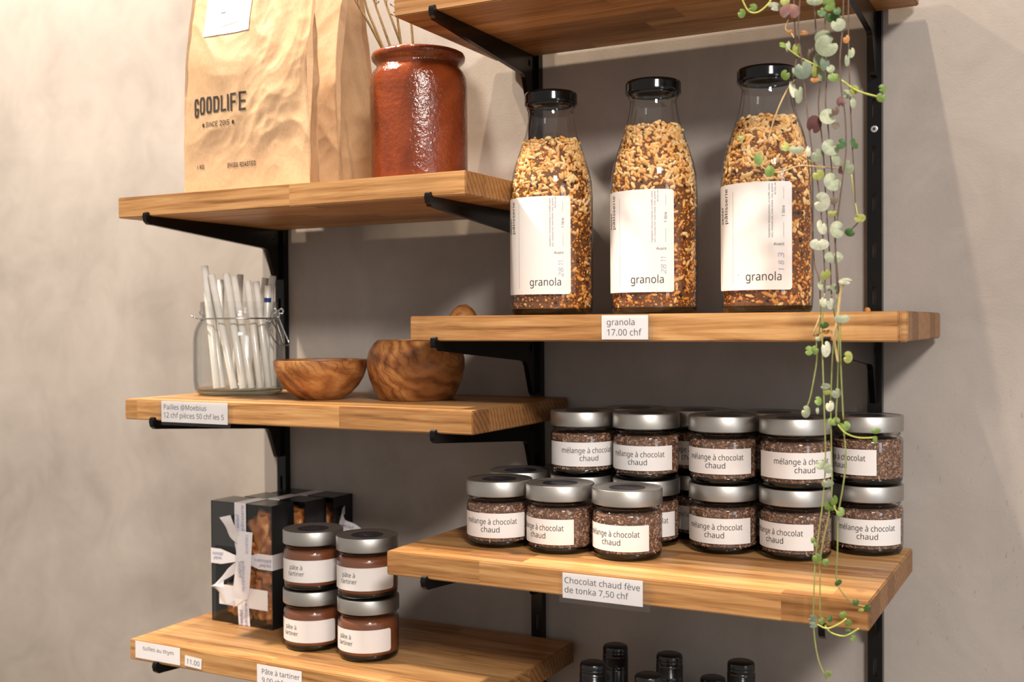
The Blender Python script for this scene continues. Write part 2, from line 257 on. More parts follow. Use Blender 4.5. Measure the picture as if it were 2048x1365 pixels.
    103:[431,70,193,382,228,379,259,368,287,351,310,326,314,326,322,375,371,375,371,-6,367,-55,353,-96,330,-127,298,-150,255,-164,203,-168,164,-167,129,-162,96,-155,68,-144,68,-88,97,-100,130,-109,167,-115,207,-117,250,-110,283,-89,303,-55,310,-11,310,4,310,14,311,28,312,41,312,50,310,50,288,25,261,7,229,-4,193,-7,128,6,79,44,49,105,39,187,49,267,79,329,128,369,201,331,172,326,147,314,128,293,114,265,105,229,102,186,109,125,128,80,159,53,202,43,229,45,251,51,270,60,285,74,297,92,305,114,309,141,311,172,311,187,308,233,299,270,285,297,263,316,235,327,44,1,0,44,2,1,5,7,6,5,8,7,43,2,44,43,3,2,43,45,3,45,4,3,43,46,45,69,4,45,42,46,43,68,4,69,42,47,46,68,5,4,68,67,5,67,66,5,66,8,5,42,48,47,42,49,48,65,8,66,41,49,42,41,50,49,64,8,65,41,51,50,40,51,41,63,8,64,40,52,51,62,8,63,61,8,62,40,53,52,60,8,61,39,53,40,59,32,60,32,8,60,39,54,53,58,32,59,57,32,58,39,55,54,56,33,57,33,32,57,56,34,33,31,8,32,55,34,56,38,55,39,38,34,55,30,8,31,29,8,30,38,35,34,28,8,29,38,36,35,37,36,38,27,8,28,27,9,8,26,9,27,25,9,26,25,10,9,18,20,19,24,10,25,24,11,10,18,21,20,18,22,21,23,11,24,18,23,22,18,11,23,18,12,11,17,12,18,17,13,12,16,13,17,15,13,16,15,14,13],
    104:[433,35,121,376,121,363,120,349,119,335,118,324,122,324,135,341,152,356,171,367,193,375,215,380,239,382,281,378,315,367,341,349,361,323,372,288,376,244,376,0,315,0,315,240,310,280,295,308,269,325,231,331,194,327,165,315,145,295,131,269,124,235,121,194,121,0,60,0,60,532,121,532,32,34,33,32,0,34,10,12,11,9,12,10,9,13,12,32,1,0,8,13,9,8,14,13,7,14,8,32,2,1,6,14,7,6,15,14,32,3,2,5,24,6,24,15,6,32,4,3,5,25,24,23,15,24,5,26,25,22,15,23,32,5,4,32,28,5,28,27,5,27,26,5,22,16,15,21,16,22,21,17,16,20,17,21,32,29,28,20,18,17,19,18,20,32,30,29,32,31,30],
    105:[181,20,91,516,104,514,116,507,124,494,127,477,124,460,116,447,104,440,91,438,77,440,65,447,57,460,55,477,57,494,65,507,77,514,121,375,121,0,60,0,60,375,18,16,19,18,17,16,15,1,0,14,1,15,14,2,1,13,2,14,13,3,2,12,3,13,12,4,3,11,4,12,11,5,4,10,5,11,10,6,5,9,6,10,9,7,6,8,7,9],
    107:[374,23,120,254,120,241,119,225,118,208,118,193,120,193,126,200,133,209,142,220,150,231,158,241,165,249,285,375,357,375,205,215,368,0,293,0,163,175,120,138,120,0,60,0,60,532,120,532,20,22,21,20,0,22,11,13,12,11,14,13,20,1,0,10,14,11,20,2,1,9,14,10,8,14,9,20,3,2,7,14,8,7,15,14,6,17,7,17,15,7,20,4,3,5,17,6,20,5,4,20,18,5,18,17,5,16,15,17,20,19,18],
    108:[181,4,121,0,60,0,60,532,121,532,1,3,2,1,0,3],
    109:[655,51,471,382,527,374,567,350,590,307,598,244,598,0,537,0,537,242,532,280,519,308,495,325,461,331,414,323,383,299,365,260,359,207,359,0,298,0,298,242,296,269,290,291,279,308,265,321,245,328,221,331,187,327,162,315,143,295,131,269,124,235,121,195,121,0,60,0,60,375,109,375,118,324,122,324,135,342,151,357,169,368,189,376,210,381,232,382,272,379,305,367,330,347,347,319,351,319,373,347,402,367,436,379,41,43,42,50,1,0,40,43,41,40,44,43,49,1,50,39,44,40,32,34,33,32,35,34,49,2,1,38,44,39,38,45,44,48,2,49,37,45,38,48,10,2,10,3,2,37,46,45,47,11,48,11,10,48,36,24,37,24,46,37,36,25,24,23,46,24,47,12,11,22,46,23,36,26,25,9,3,10,32,36,35,32,28,36,28,27,36,27,26,36,47,13,12,21,46,22,21,47,46,21,13,47,20,13,21,8,3,9,8,4,3,20,14,13,19,14,20,7,4,8,32,29,28,18,14,19,18,15,14,7,5,4,17,15,18,6,5,7,32,30,29,17,16,15,32,31,30],
    110:[433,27,240,382,299,374,342,350,367,307,376,244,376,0,315,0,315,240,310,280,295,308,269,325,231,331,178,322,145,296,127,253,121,195,121,0,60,0,60,375,109,375,118,324,122,324,136,342,153,357,173,368,194,376,217,381,26,1,0,25,1,26,24,1,25,17,19,18,17,20,19,24,2,1,23,2,24,22,2,23,22,11,2,11,10,2,10,3,2,21,11,22,21,12,11,9,3,10,17,21,20,17,14,21,14,13,21,13,12,21,8,3,9,8,4,3,7,4,8,17,15,14,7,5,4,6,5,7,17,16,15],
    111:[424,50,386,188,383,144,374,105,359,72,339,44,313,22,283,6,249,-4,211,-7,175,-4,142,6,113,22,88,44,67,72,51,105,42,144,39,188,44,246,60,294,85,332,120,360,163,377,213,382,261,377,303,360,338,332,364,294,380,246,102,188,105,147,114,112,129,83,150,62,178,48,212,44,247,48,275,62,296,83,311,112,319,147,322,188,319,230,310,265,295,293,274,313,246,326,211,331,162,321,128,293,109,248,21,23,22,20,23,21,20,24,23,19,24,20,19,25,24,18,47,19,47,46,19,46,25,19,46,45,25,45,26,25,44,26,45,18,48,47,43,26,44,17,48,18,43,27,26,17,49,48,42,27,43,41,27,42,17,28,49,16,28,17,41,0,27,40,0,41,15,28,16,15,29,28,39,0,40,39,1,0,15,30,29,38,1,39,14,30,15,38,2,1,14,31,30,37,2,38,13,31,14,37,3,2,13,32,31,36,3,37,12,32,13,36,4,3,12,33,32,35,4,36,12,34,33,34,4,35,11,34,12,11,4,34,11,5,4,10,5,11,10,6,5,9,6,10,9,7,6,8,7,9],
    112:[431,56,238,382,301,370,350,334,382,273,392,188,387,130,373,81,350,43,319,15,281,-1,237,-7,210,-5,186,1,166,10,148,21,133,34,121,48,117,48,118,34,120,18,121,1,121,-14,121,-168,60,-168,60,375,110,375,118,324,121,324,133,340,148,354,165,366,186,375,210,380,227,331,193,327,166,316,146,298,132,273,124,241,121,200,121,188,124,146,131,110,144,82,164,61,192,48,228,44,260,49,285,63,304,85,318,114,326,149,328,189,322,247,304,292,272,321,32,1,0,31,1,32,23,25,24,23,26,25,30,1,31,30,2,1,29,2,30,28,2,29,27,33,28,33,2,28,33,55,2,55,3,2,27,34,33,27,35,34,23,27,26,23,38,27,38,37,27,37,36,27,36,35,27,54,3,55,53,3,54,53,4,3,52,4,53,23,39,38,23,40,39,51,4,52,23,41,40,51,5,4,50,5,51,23,42,41,50,6,5,49,6,50,23,17,42,17,43,42,48,6,49,17,44,43,48,7,6,47,7,48,17,45,44,46,7,47,17,16,45,16,46,45,23,18,17,15,46,16,15,7,46,15,8,7,23,19,18,14,8,15,13,8,14,23,20,19,13,9,8,12,9,13,11,9,12,23,21,20,11,10,9,23,22,21],
    114:[289,29,235,382,246,382,257,381,269,380,279,378,271,321,261,323,251,325,240,326,230,326,209,324,189,317,171,306,154,292,140,274,130,252,123,228,121,200,121,0,60,0,60,375,110,375,117,307,120,307,133,327,148,345,166,360,187,372,210,380,28,1,0,28,2,1,28,3,2,28,4,3,27,4,28,27,5,4,19,21,20,19,22,21,26,5,27,25,6,26,6,5,26,24,9,25,9,8,25,8,7,25,7,6,25,23,10,24,10,9,24,23,11,10,23,12,11,19,23,22,19,15,23,15,14,23,14,13,23,13,12,23,19,16,15,19,17,16,19,18,17],
    115:[335,60,304,104,299,70,286,43,264,21,234,6,197,-4,154,-7,118,-5,86,-1,60,7,36,17,36,73,61,62,91,52,123,45,155,43,196,46,223,58,239,75,244,98,242,111,237,123,226,134,209,146,185,158,152,171,118,185,90,199,67,214,50,232,39,255,36,283,45,325,75,356,119,376,176,382,210,381,241,376,269,368,296,357,275,308,251,317,225,325,199,330,172,332,139,329,114,320,100,305,95,286,97,272,104,260,116,249,134,239,159,228,191,215,224,202,252,188,274,172,291,154,301,131,34,36,35,34,37,36,33,37,34,33,38,37,33,39,38,33,42,39,42,41,39,41,40,39,32,44,33,44,43,33,43,42,33,32,45,44,32,46,45,31,46,32,31,47,46,31,48,47,31,49,48,30,49,31,30,50,49,30,51,50,29,51,30,29,52,51,29,53,52,28,53,29,28,54,53,28,55,54,27,55,28,27,56,55,26,56,27,26,57,56,25,57,26,25,58,57,24,58,25,23,58,24,23,59,58,22,59,23,21,59,22,21,0,59,20,0,21,19,0,20,19,1,0,18,1,19,17,1,18,10,12,11,17,2,1,10,13,12,16,2,17,10,14,13,15,2,16,10,15,14,10,2,15,10,3,2,10,4,3,9,4,10,8,4,9,8,5,4,7,5,8,7,6,5],
    116:[253,30,185,43,199,44,214,46,227,48,237,51,237,4,225,0,209,-4,192,-6,174,-7,146,-4,120,3,98,17,80,39,68,69,64,109,64,328,11,328,11,357,65,382,90,461,126,461,126,375,235,375,235,328,126,328,126,111,130,81,143,60,161,48,19,21,20,19,22,21,18,22,19,18,23,22,18,24,23,17,24,18,16,24,17,15,25,16,25,24,16,15,26,25,15,27,26,14,27,15,14,28,27,13,28,14,13,29,28,3,5,4,2,5,3,13,0,29,1,5,2,0,5,1,13,5,0,12,5,13,11,5,12,11,6,5,10,6,11,10,7,6,10,8,7,9,8,10],
    117:[433,31,373,375,373,0,323,0,314,50,311,50,297,32,280,18,260,7,239,-1,216,-6,192,-7,151,-3,117,7,90,26,71,52,59,86,55,130,55,375,118,375,118,134,123,95,138,67,164,50,201,44,239,48,267,60,288,79,301,106,309,140,312,180,312,375,16,18,17,16,19,18,29,0,30,29,1,0,28,1,29,27,1,28,16,20,19,15,20,16,26,1,27,15,21,20,14,21,15,25,3,26,3,1,26,14,22,21,24,4,25,4,3,25,13,22,14,13,23,22,24,5,4,2,1,3,23,5,24,13,5,23,13,6,5,12,6,13,12,7,6,11,7,12,11,8,7,11,9,8,10,9,11],
    118:[356,20,142,0,0,375,66,375,146,154,151,138,158,120,164,101,169,84,173,68,176,55,179,55,182,68,187,84,192,102,199,120,205,138,210,154,290,375,356,375,213,0,0,2,1,0,3,2,16,18,17,16,19,18,0,4,3,15,19,16,14,19,15,0,5,4,13,19,14,0,6,5,12,19,13,0,7,6,11,19,12,0,8,7,10,19,11,0,9,8,0,10,9,0,19,10],
    121:[357,39,1,375,67,375,148,162,154,143,161,125,166,108,172,91,176,75,179,60,182,60,187,80,195,105,205,134,214,162,291,375,357,375,195,-52,181,-85,164,-113,144,-136,121,-154,93,-164,59,-168,43,-168,29,-166,18,-164,8,-162,8,-113,16,-115,26,-116,37,-117,49,-118,69,-116,86,-110,101,-100,113,-86,124,-70,132,-51,152,-1,38,1,0,38,2,1,13,15,14,13,16,15,12,16,13,38,3,2,38,4,3,11,16,12,38,5,4,38,6,5,10,16,11,38,7,6,9,16,10,38,8,7,38,9,8,38,16,9,37,16,38,36,16,37,36,17,16,35,17,36,35,18,17,34,18,35,33,18,34,32,18,33,32,19,18,26,28,27,26,29,28,31,19,32,26,30,29,26,31,30,26,19,31,26,20,19,26,21,20,25,21,26,24,21,25,24,22,21,23,22,24],
    122:[329,10,302,0,27,0,27,41,229,328,39,328,39,375,297,375,297,329,98,48,302,48,4,6,5,4,7,6,4,3,7,3,8,7,2,8,3,2,9,8,2,0,9,1,0,2],
    224:[393,71,179,536,188,520,199,502,210,483,223,464,235,447,246,433,246,424,205,424,193,435,179,448,164,462,150,477,136,491,124,506,113,519,106,529,106,536,202,382,261,374,303,352,328,312,336,256,336,0,291,0,279,53,277,53,260,35,243,19,225,7,204,-1,180,-5,151,-7,119,-4,90,5,66,20,48,42,36,70,32,104,43,154,76,191,132,214,212,224,276,226,276,249,271,288,256,314,231,327,198,332,169,330,142,323,116,314,92,303,74,349,100,362,132,372,166,379,220,181,161,174,123,159,103,135,96,104,101,76,115,57,137,46,165,43,208,49,244,69,267,102,275,150,275,183,56,19,18,55,19,56,55,20,19,54,20,55,53,20,54,53,47,20,47,21,20,52,51,53,51,50,53,50,49,53,49,48,53,48,47,53,46,21,47,45,21,46,45,22,21,44,22,45,44,23,22,43,23,44,42,70,43,70,23,43,41,70,42,40,70,41,39,58,40,58,57,40,57,70,40,69,23,70,39,59,58,39,60,59,38,60,39,68,23,69,38,61,60,37,61,38,37,62,61,67,25,68,25,23,68,37,63,62,36,63,37,66,26,67,26,25,67,36,64,63,66,27,26,24,23,25,65,27,66,36,65,64,36,27,65,35,27,36,35,28,27,34,28,35,34,29,28,34,30,29,33,30,34,33,31,30,32,31,33,16,0,17,16,1,0,15,1,16,15,2,1,14,2,15,13,2,14,13,3,2,12,3,13,12,4,3,11,4,12,11,5,4,10,5,11,9,5,10,9,6,5,8,6,9,8,7,6],
    226:[393,78,228,536,238,520,252,502,268,483,285,464,301,447,315,432,315,424,272,424,253,437,234,452,214,469,195,487,176,469,158,452,139,437,120,424,78,424,78,432,93,447,108,464,124,483,140,502,154,520,165,536,202,382,261,374,303,352,328,312,336,256,336,0,291,0,279,53,277,53,260,35,243,19,225,7,204,-1,180,-5,151,-7,119,-4,90,5,66,20,48,42,36,70,32,104,43,154,76,191,132,214,212,224,276,226,276,249,271,288,256,314,231,327,198,332,169,330,142,323,116,314,92,303,74,349,100,362,132,372,166,379,220,181,161,174,123,159,103,135,96,104,101,76,115,57,137,46,165,43,208,49,244,69,267,102,275,150,275,183,63,26,25,62,26,63,62,27,26,61,27,62,60,27,61,60,54,27,54,28,27,59,58,60,58,57,60,57,56,60,56,55,60,55,54,60,53,28,54,52,28,53,52,29,28,51,29,52,51,30,29,50,30,51,49,77,50,77,30,50,48,77,49,47,77,48,46,65,47,65,64,47,64,77,47,76,30,77,46,66,65,46,67,66,45,67,46,75,30,76,45,68,67,44,68,45,44,69,68,74,32,75,32,30,75,44,70,69,43,70,44,73,33,74,33,32,74,43,71,70,73,34,33,31,30,32,72,34,73,43,72,71,43,34,72,42,34,43,42,35,34,41,35,42,41,36,35,41,37,36,40,37,41,40,38,37,39,38,40,23,0,24,23,1,0,22,1,23,22,2,1,21,2,22,21,12,2,12,3,2,21,13,12,11,3,12,20,13,21,11,4,3,20,14,13,10,4,11,19,14,20,10,5,4,19,15,14,9,5,10,18,15,19,9,6,5,18,16,15,8,6,9,17,16,18,8,7,6],
    232:[395,62,182,536,191,520,201,502,213,483,226,464,238,447,249,433,249,424,208,424,195,435,181,448,167,462,152,477,139,491,126,506,116,519,109,529,109,536,204,382,249,377,287,361,318,336,341,302,355,261,359,213,359,176,102,176,111,120,135,79,172,54,222,46,256,47,285,52,313,60,342,71,342,18,314,7,286,-1,255,-6,219,-7,169,-2,125,15,89,42,61,79,44,127,39,185,44,242,59,291,84,330,117,359,158,376,204,332,164,325,134,304,114,270,104,225,295,225,292,255,285,281,273,302,255,318,232,329,50,19,18,50,20,19,49,20,50,49,21,20,48,21,49,48,51,21,51,61,21,61,22,21,48,52,51,47,52,48,60,22,61,47,53,52,59,22,60,47,54,53,59,23,22,58,23,59,46,54,47,57,23,58,46,55,54,57,24,23,56,24,57,45,55,46,45,56,55,45,24,56,45,25,24,44,26,45,26,25,45,44,27,26,43,27,44,43,28,27,42,28,43,42,29,28,33,35,34,32,35,33,42,30,29,31,35,32,30,35,31,42,35,30,41,35,42,41,36,35,40,36,41,40,37,36,40,38,37,39,38,40,16,0,17,16,1,0,15,1,16,15,2,1,14,2,15,13,2,14,13,3,2,12,3,13,12,4,3,11,4,12,11,5,4,10,5,11,9,5,10,9,6,5,8,6,9,8,7,6],
    233:[395,62,303,529,296,519,285,506,272,491,259,477,244,462,230,448,216,435,203,424,162,424,162,433,173,447,185,464,197,483,209,502,220,520,229,536,303,536,204,382,249,377,287,361,318,336,341,302,355,261,359,213,359,176,102,176,111,120,135,79,172,54,222,46,256,47,285,52,313,60,342,71,342,18,314,7,286,-1,255,-6,219,-7,169,-2,125,15,89,42,61,79,44,127,39,185,44,242,59,291,84,330,117,359,158,376,204,332,164,325,134,304,114,270,104,225,295,225,292,255,285,281,273,302,255,318,232,329,50,19,18,50,20,19,49,20,50,49,21,20,48,21,49,48,51,21,51,61,21,61,22,21,48,52,51,47,52,48,60,22,61,47,53,52,59,22,60,47,54,53,59,23,22,58,23,59,46,54,47,57,23,58,46,55,54,57,24,23,56,24,57,45,55,46,45,56,55,45,24,56,45,25,24,44,26,45,26,25,45,44,27,26,43,27,44,43,28,27,42,28,43,42,29,28,33,35,34,32,35,33,42,30,29,31,35,32,30,35,31,42,35,30,41,35,42,41,36,35,40,36,41,40,37,36,40,38,37,39,38,40,15,17,16,15,0,17,15,1,0,14,1,15,14,2,1,14,3,2,13,3,14,13,4,3,12,4,13,12,5,4,11,5,12,11,6,5,11,7,6,10,7,11,10,8,7,9,8,10]}
TEXTS = {}


def glyph(ch):
    if ch in TEXTS:
        return TEXTS[ch]
    N = GLYPHS[ord(ch)]
    nv = N[1]
    vs = [(N[2 + 2 * i] / 500, N[3 + 2 * i] / 500) for i in range(nv)]
    r = N[2 + 2 * nv:]
    TEXTS[ch] = (N[0] / 500, vs, [tuple(r[i:i + 3]) for i in range(0, len(r), 3)])
    return TEXTS[ch]


def text_geo(body, space=1.0, shear=0.0):
    vs, fs, x = [], [], 0.0
    for ch in body:
        a, v, f = glyph(ch)
        k = len(vs)
        vs += [(x + p[0] + shear * p[1], p[1]) for p in v]
        fs += [tuple(k + i for i in t) for t in f]
        x += a * space
    xs = [v[0] for v in vs]
    return vs, fs, min(xs), max(xs)


CAPH = 1.0
_O = [(.18, 1), (.82, 1), (1, .82), (1, .18), (.82, 0), (.18, 0), (0, .18), (0, .82), (.18, 1)]
STROKES = {
    'G': [[(1, .80), (1, .84), (.82, 1), (.18, 1), (0, .82), (0, .18), (.18, 0), (.82, 0), (1, .18), (1, .42), (.62, .42)]],
    'O': [_O], '0': [_O], 'D': [[(0, 1), (.78, 1), (1, .82), (1, .18), (.78, 0), (0, 0), (0, 1)]], 'L': [[(0, 1), (0, 0), (1, 0)]], 'I': [[(.5, 1), (.5, 0)]],
    'F': [[(1, 1), (0, 1), (0, 0)], [(0, .5), (.9, .5)]], 'E': [[(1, 1), (0, 1), (0, 0), (1, 0)], [(0, .5), (.9, .5)]],
    'S': [[(1, .76), (1, .85), (.82, 1), (.18, 1), (0, .85), (0, .66), (.15, .54), (.85, .46), (1, .34), (1, .15), (.82, 0), (.18, 0), (0, .15), (0, .24)]],
    'N': [[(0, 0), (0, 1), (1, 0), (1, 1)]], 'C': [[(1, .72), (1, .82), (.82, 1), (.18, 1), (0, .82), (0, .18), (.18, 0), (.82, 0), (1, .18), (1, .28)]],
    '2': [[(0, .74), (0, .84), (.18, 1), (.82, 1), (1, .84), (1, .62), (0, .12), (0, 0), (1, 0)]], '1': [[(.1, .82), (.6, 1), (.6, 0)]],
    '5': [[(1, 1), (.05, 1), (0, .55), (.8, .58), (1, .44), (1, .16), (.82, 0), (.18, 0), (0, .16)]], 'W': [[(0, 1), (.25, 0), (.5, .8), (.75, 0), (1, 1)]],
    'R': [[(0, 0), (0, 1), (.8, 1), (1, .85), (1, .62), (.8, .48), (0, .48)], [(.55, .48), (1, 0)]], 'A': [[(0, 0), (.5, 1), (1, 0)], [(.18, .3), (.82, .3)]],
    'T': [[(0, 1), (1, 1)], [(.5, 1), (.5, 0)]], 'K': [[(0, 1), (0, 0)], [(1, 1), (0, .4)], [(.3, .6), (1, 0)]],
}


class Lettering:
    """collects flat lettering in (u, v) and maps it onto a surface"""
    def __init__(s):
        s.V, s.F, s.M = [], [], []

    def add(s, body, u, v, width=None, cap=None, rot=0.0, align='l', mat=0, bold=0.0, space=1.0, shear=0.0):
        vs, fs, x0, x1 = text_geo(body, space, shear)
        sx = width / (x1 - x0) if width else None
        sy = cap / CAPH if cap else sx
        sx = sx or sy
        off = {'l': x0, 'c': (x0 + x1) / 2, 'r': x1}[align]
        c, sn = math.cos(rot), math.sin(rot)
        b = len(s.V)
        for x, y in vs:
            X, Y = (x - off) * sx, y * sy
            s.V.append((u + X * c - Y * sn, v + X * sn + Y * c))
        s.F += [tuple(b + i for i in f) for f in fs]
        s.M += [mat] * len(fs)

    def line(s, u0, v0, u1, v1, w=0.0002, mat=0):
        n = 8
        d = Vector((u1 - u0, v1 - v0)); nn = Vector((-d.y, d.x)).normalized() * w / 2
        b = len(s.V)
        for i in range(n + 1):
            p = Vector((u0, v0)) + d * i / n
            s.V += [tuple(p + nn), tuple(p - nn)]
        for i in range(n):
            s.F.append((b + 2 * i, b + 2 * i + 1, b + 2 * i + 3, b + 2 * i + 2)); s.M.append(mat)

    def stroke(s, ch, u, v, w, hgt, t, mat=0):
        """letter drawn with an even pen of width t inside the box w x hgt"""
        for pl in STROKES[ch]:
            P = [Vector((u + t / 2 + (w - t) * x, v + t / 2 + (hgt - t) * y)) for x, y in pl]
            Q = []
            for p_, q_ in zip(P, P[1:]):
                m_ = max(1, int((q_ - p_).length / 0.0022))
                Q += [p_.lerp(q_, k_ / m_) for k_ in range(m_)]
            P = Q + [P[-1]]
            cl = (P[0] - P[-1]).length < 1e-7
            b = len(s.V)
            n = len(P)
            for i in range(n):
                d0 = (P[i] - P[i - 1]) if i else ((P[0] - P[-2]) if cl else (P[1] - P[0]))
                d1 = (P[i + 1] - P[i]) if i < n - 1 else ((P[1] - P[0]) if cl else (P[-1] - P[-2]))
                d0.normalize(); d1.normalize()
                tg = (d0 + d1).normalized()
                nn = Vector((-tg.y, tg.x))
                k = t / 2 / max(nn.dot(Vector((-d1.y, d1.x))), 0.5)
                p = P[i].copy()
                if not cl and i in (0, n - 1):
                    p += tg * (t / 2) * (1 if i else -1)
                s.V += [tuple(p + nn * k), tuple(p - nn * k)]
            for i in range(n - 1):
                s.F.append((b + 2 * i, b + 2 * i + 1, b + 2 * i + 3, b + 2 * i + 2)); s.M.append(mat)

    def strokes(s, text, u, v, width, hgt, t, gap=0.28, mat=0):
        wid = [0.42 if c in '1I' else (1.25 if c == 'W' else (0.45 if c == ' ' else 1.0)) for c in text]
        k = width / (sum(wid) + gap * (len(text) - 1))
        for c, w_ in zip(text, wid):
            if c != ' ':
                s.stroke(c, u, v, max(w_ * k, t * 1.02), hgt, t, mat)
            u += (w_ + gap) * k

    def disc(s, u, v, ru, rv, mat=0, n=12):
        b = len(s.V)
        s.V += [(u + ru * math.cos(2 * PI * k / n), v + rv * math.sin(2 * PI * k / n)) for k in range(n)]
        s.F.append(tuple(range(b, b + n))); s.M.append(mat)

    def build(s, name, fn, mats, parent, **k):
        me = mesh('lettering', [fn(u, v) for u, v in s.V], s.F, False, s.M)
        return obj(name, me, mats, parent, **k)


# ------------------------------------------------------------------ materials
class NT:
    def __init__(s, name):
        s.m = bpy.data.materials.new(name)
        s.m.use_nodes = True
        s.t = s.m.node_tree
        s.t.nodes.clear()
        s.out = s.n('ShaderNodeOutputMaterial')

    def n(s, typ, **kw):
        nd = s.t.nodes.new(typ)
        for k, v in kw.items():
            setattr(nd, k, v)
        return nd

    def put(s, sock, v):
        if hasattr(v, 'links') or isinstance(v, bpy.types.NodeSocket):
            s.t.links.new(v, sock)
        elif v is not None:
            if isinstance(v, (tuple, list)) and len(v) == 3 and sock.type == 'RGBA':
                v = (*v, 1)
            sock.default_value = v

    def coord(s, kind='Object'):
        return s.n('ShaderNodeTexCoord').outputs[kind]

    def mapping(s, vec, scale=(1, 1, 1), loc=(0, 0, 0), rot=(0, 0, 0)):
        nd = s.n('ShaderNodeMapping')
        s.put(nd.inputs[0], vec); nd.inputs['Scale'].default_value = scale
        s.put(nd.inputs['Location'], loc); nd.inputs['Rotation'].default_value = rot
        return nd.outputs[0]

    def noise(s, vec, scale, detail=4, rough=0.5, dist=0.0, out=0):
        nd = s.n('ShaderNodeTexNoise')
        s.put(nd.inputs['Vector'], vec); s.put(nd.inputs['Scale'], scale)
        nd.inputs['Detail'].default_value = detail; nd.inputs['Roughness'].default_value = rough
        nd.inputs['Distortion'].default_value = dist
        return nd.outputs[out]

    def math(s, op, a, b=None, c=None, clamp=False):
        nd = s.n('ShaderNodeMath', operation=op, use_clamp=clamp)
        for i, v in enumerate((a, b, c)):
            if v is not None:
                s.put(nd.inputs[i], v)
        return nd.outputs[0]

    def ramp(s, fac, stops, interp='LINEAR'):
        nd = s.n('ShaderNodeValToRGB')
        nd.color_ramp.interpolation = interp
        el = nd.color_ramp.elements
        while len(el) < len(stops):
            el.new(0.5)
        for e, (p, c) in zip(el, stops):
            e.position = p
            e.color = (*c, 1) if isinstance(c, (tuple, list)) else (c, c, c, 1)
        s.put(nd.inputs[0], fac)
        return nd.outputs[0]

    def mix(s, fac, a, b, blend='MIX'):
        nd = s.n('ShaderNodeMix', data_type='RGBA', blend_type=blend)
        s.put(nd.inputs[0], fac); s.put(nd.inputs[6], a); s.put(nd.inputs[7], b)
        return nd.outputs[2]

    def bump(s, h, strength=0.3, dist=0.001, normal=None):
        nd = s.n('ShaderNodeBump')
        nd.inputs['Strength'].default_value = strength
        nd.inputs['Distance'].default_value = dist
        s.put(nd.inputs['Height'], h)
        if normal is not None:
            s.put(nd.inputs['Normal'], normal)
        return nd.outputs[0]

    def bsdf(s, color, rough=0.5, metal=0.0, normal=None, **kw):
        b = s.n('ShaderNodeBsdfPrincipled')
        s.put(b.inputs['Base Color'], color); s.put(b.inputs['Roughness'], rough); s.put(b.inputs['Metallic'], metal)
        if normal is not None:
            s.put(b.inputs['Normal'], normal)
        for k, v in kw.items():
            s.put(b.inputs[k], v)
        s.t.links.new(b.outputs[0], s.out.inputs[0])
        return s.m


def lin(r, g, b):
    f = lambda c: (c / 255 / 12.92) if c <= 10 else (((c / 255) + 0.055) / 1.055) ** 2.4
    return (f(r), f(g), f(b))


def simple(name, color, rough=0.5, metal=0.0, var=0.06, scale=60, bump=0.0, **kw):
    t = NT(name)
    co = t.coord()
    f = t.noise(co, scale, 3)
    dark = tuple(c * (1 - var * 2) for c in color)
    col = t.ramp(f, [(0.3, dark), (0.7, color)])
    nm = t.bump(t.noise(co, scale * 4, 3), bump, 0.0005) if bump else None
    return t.bsdf(col, rough, metal, nm, **kw)


def m_plaster():
    t = NT('plaster')
    co = t.coord()
    big = t.noise(co, 2.2, 5, 0.55, 0.6)
    sw = t.noise(t.mapping(co, (1, 1, 0.85), rot=(0, 0.5, 0)), 9, 6, 0.62, 1.2)
    f = t.math('ADD', t.math('MULTIPLY', big, 0.65), t.math('MULTIPLY', sw, 0.35))
    col = t.ramp(f, [(0.30, (0.262, 0.235, 0.216)), (0.5, (0.345, 0.312, 0.289)), (0.68, (0.410, 0.375, 0.350))])
    pit = t.noise(t.mapping(co, (1, 1, 0.35), rot=(0, 0.35, 0)), 260, 2, 0.5)
    zone = t.ramp(t.noise(co, 5, 2), [(0.5, 0.0), (0.66, 1.0)])
    pf = t.math('MULTIPLY', t.ramp(pit, [(0.66, 0.0), (0.72, 1.0)]), t.math('MULTIPLY', zone, 0.35))
    col = t.mix(pf, col, (0.16, 0.135, 0.115))
    h = t.math('ADD', t.math('MULTIPLY', t.noise(co, 26, 5, 0.6, 0.8), 0.7), t.math('MULTIPLY', t.noise(co, 420, 3), 0.3))
    return t.bsdf(col, 0.62, 0, t.bump(h, 0.35, 0.0016), **{'Specular IOR Level': 0.25})


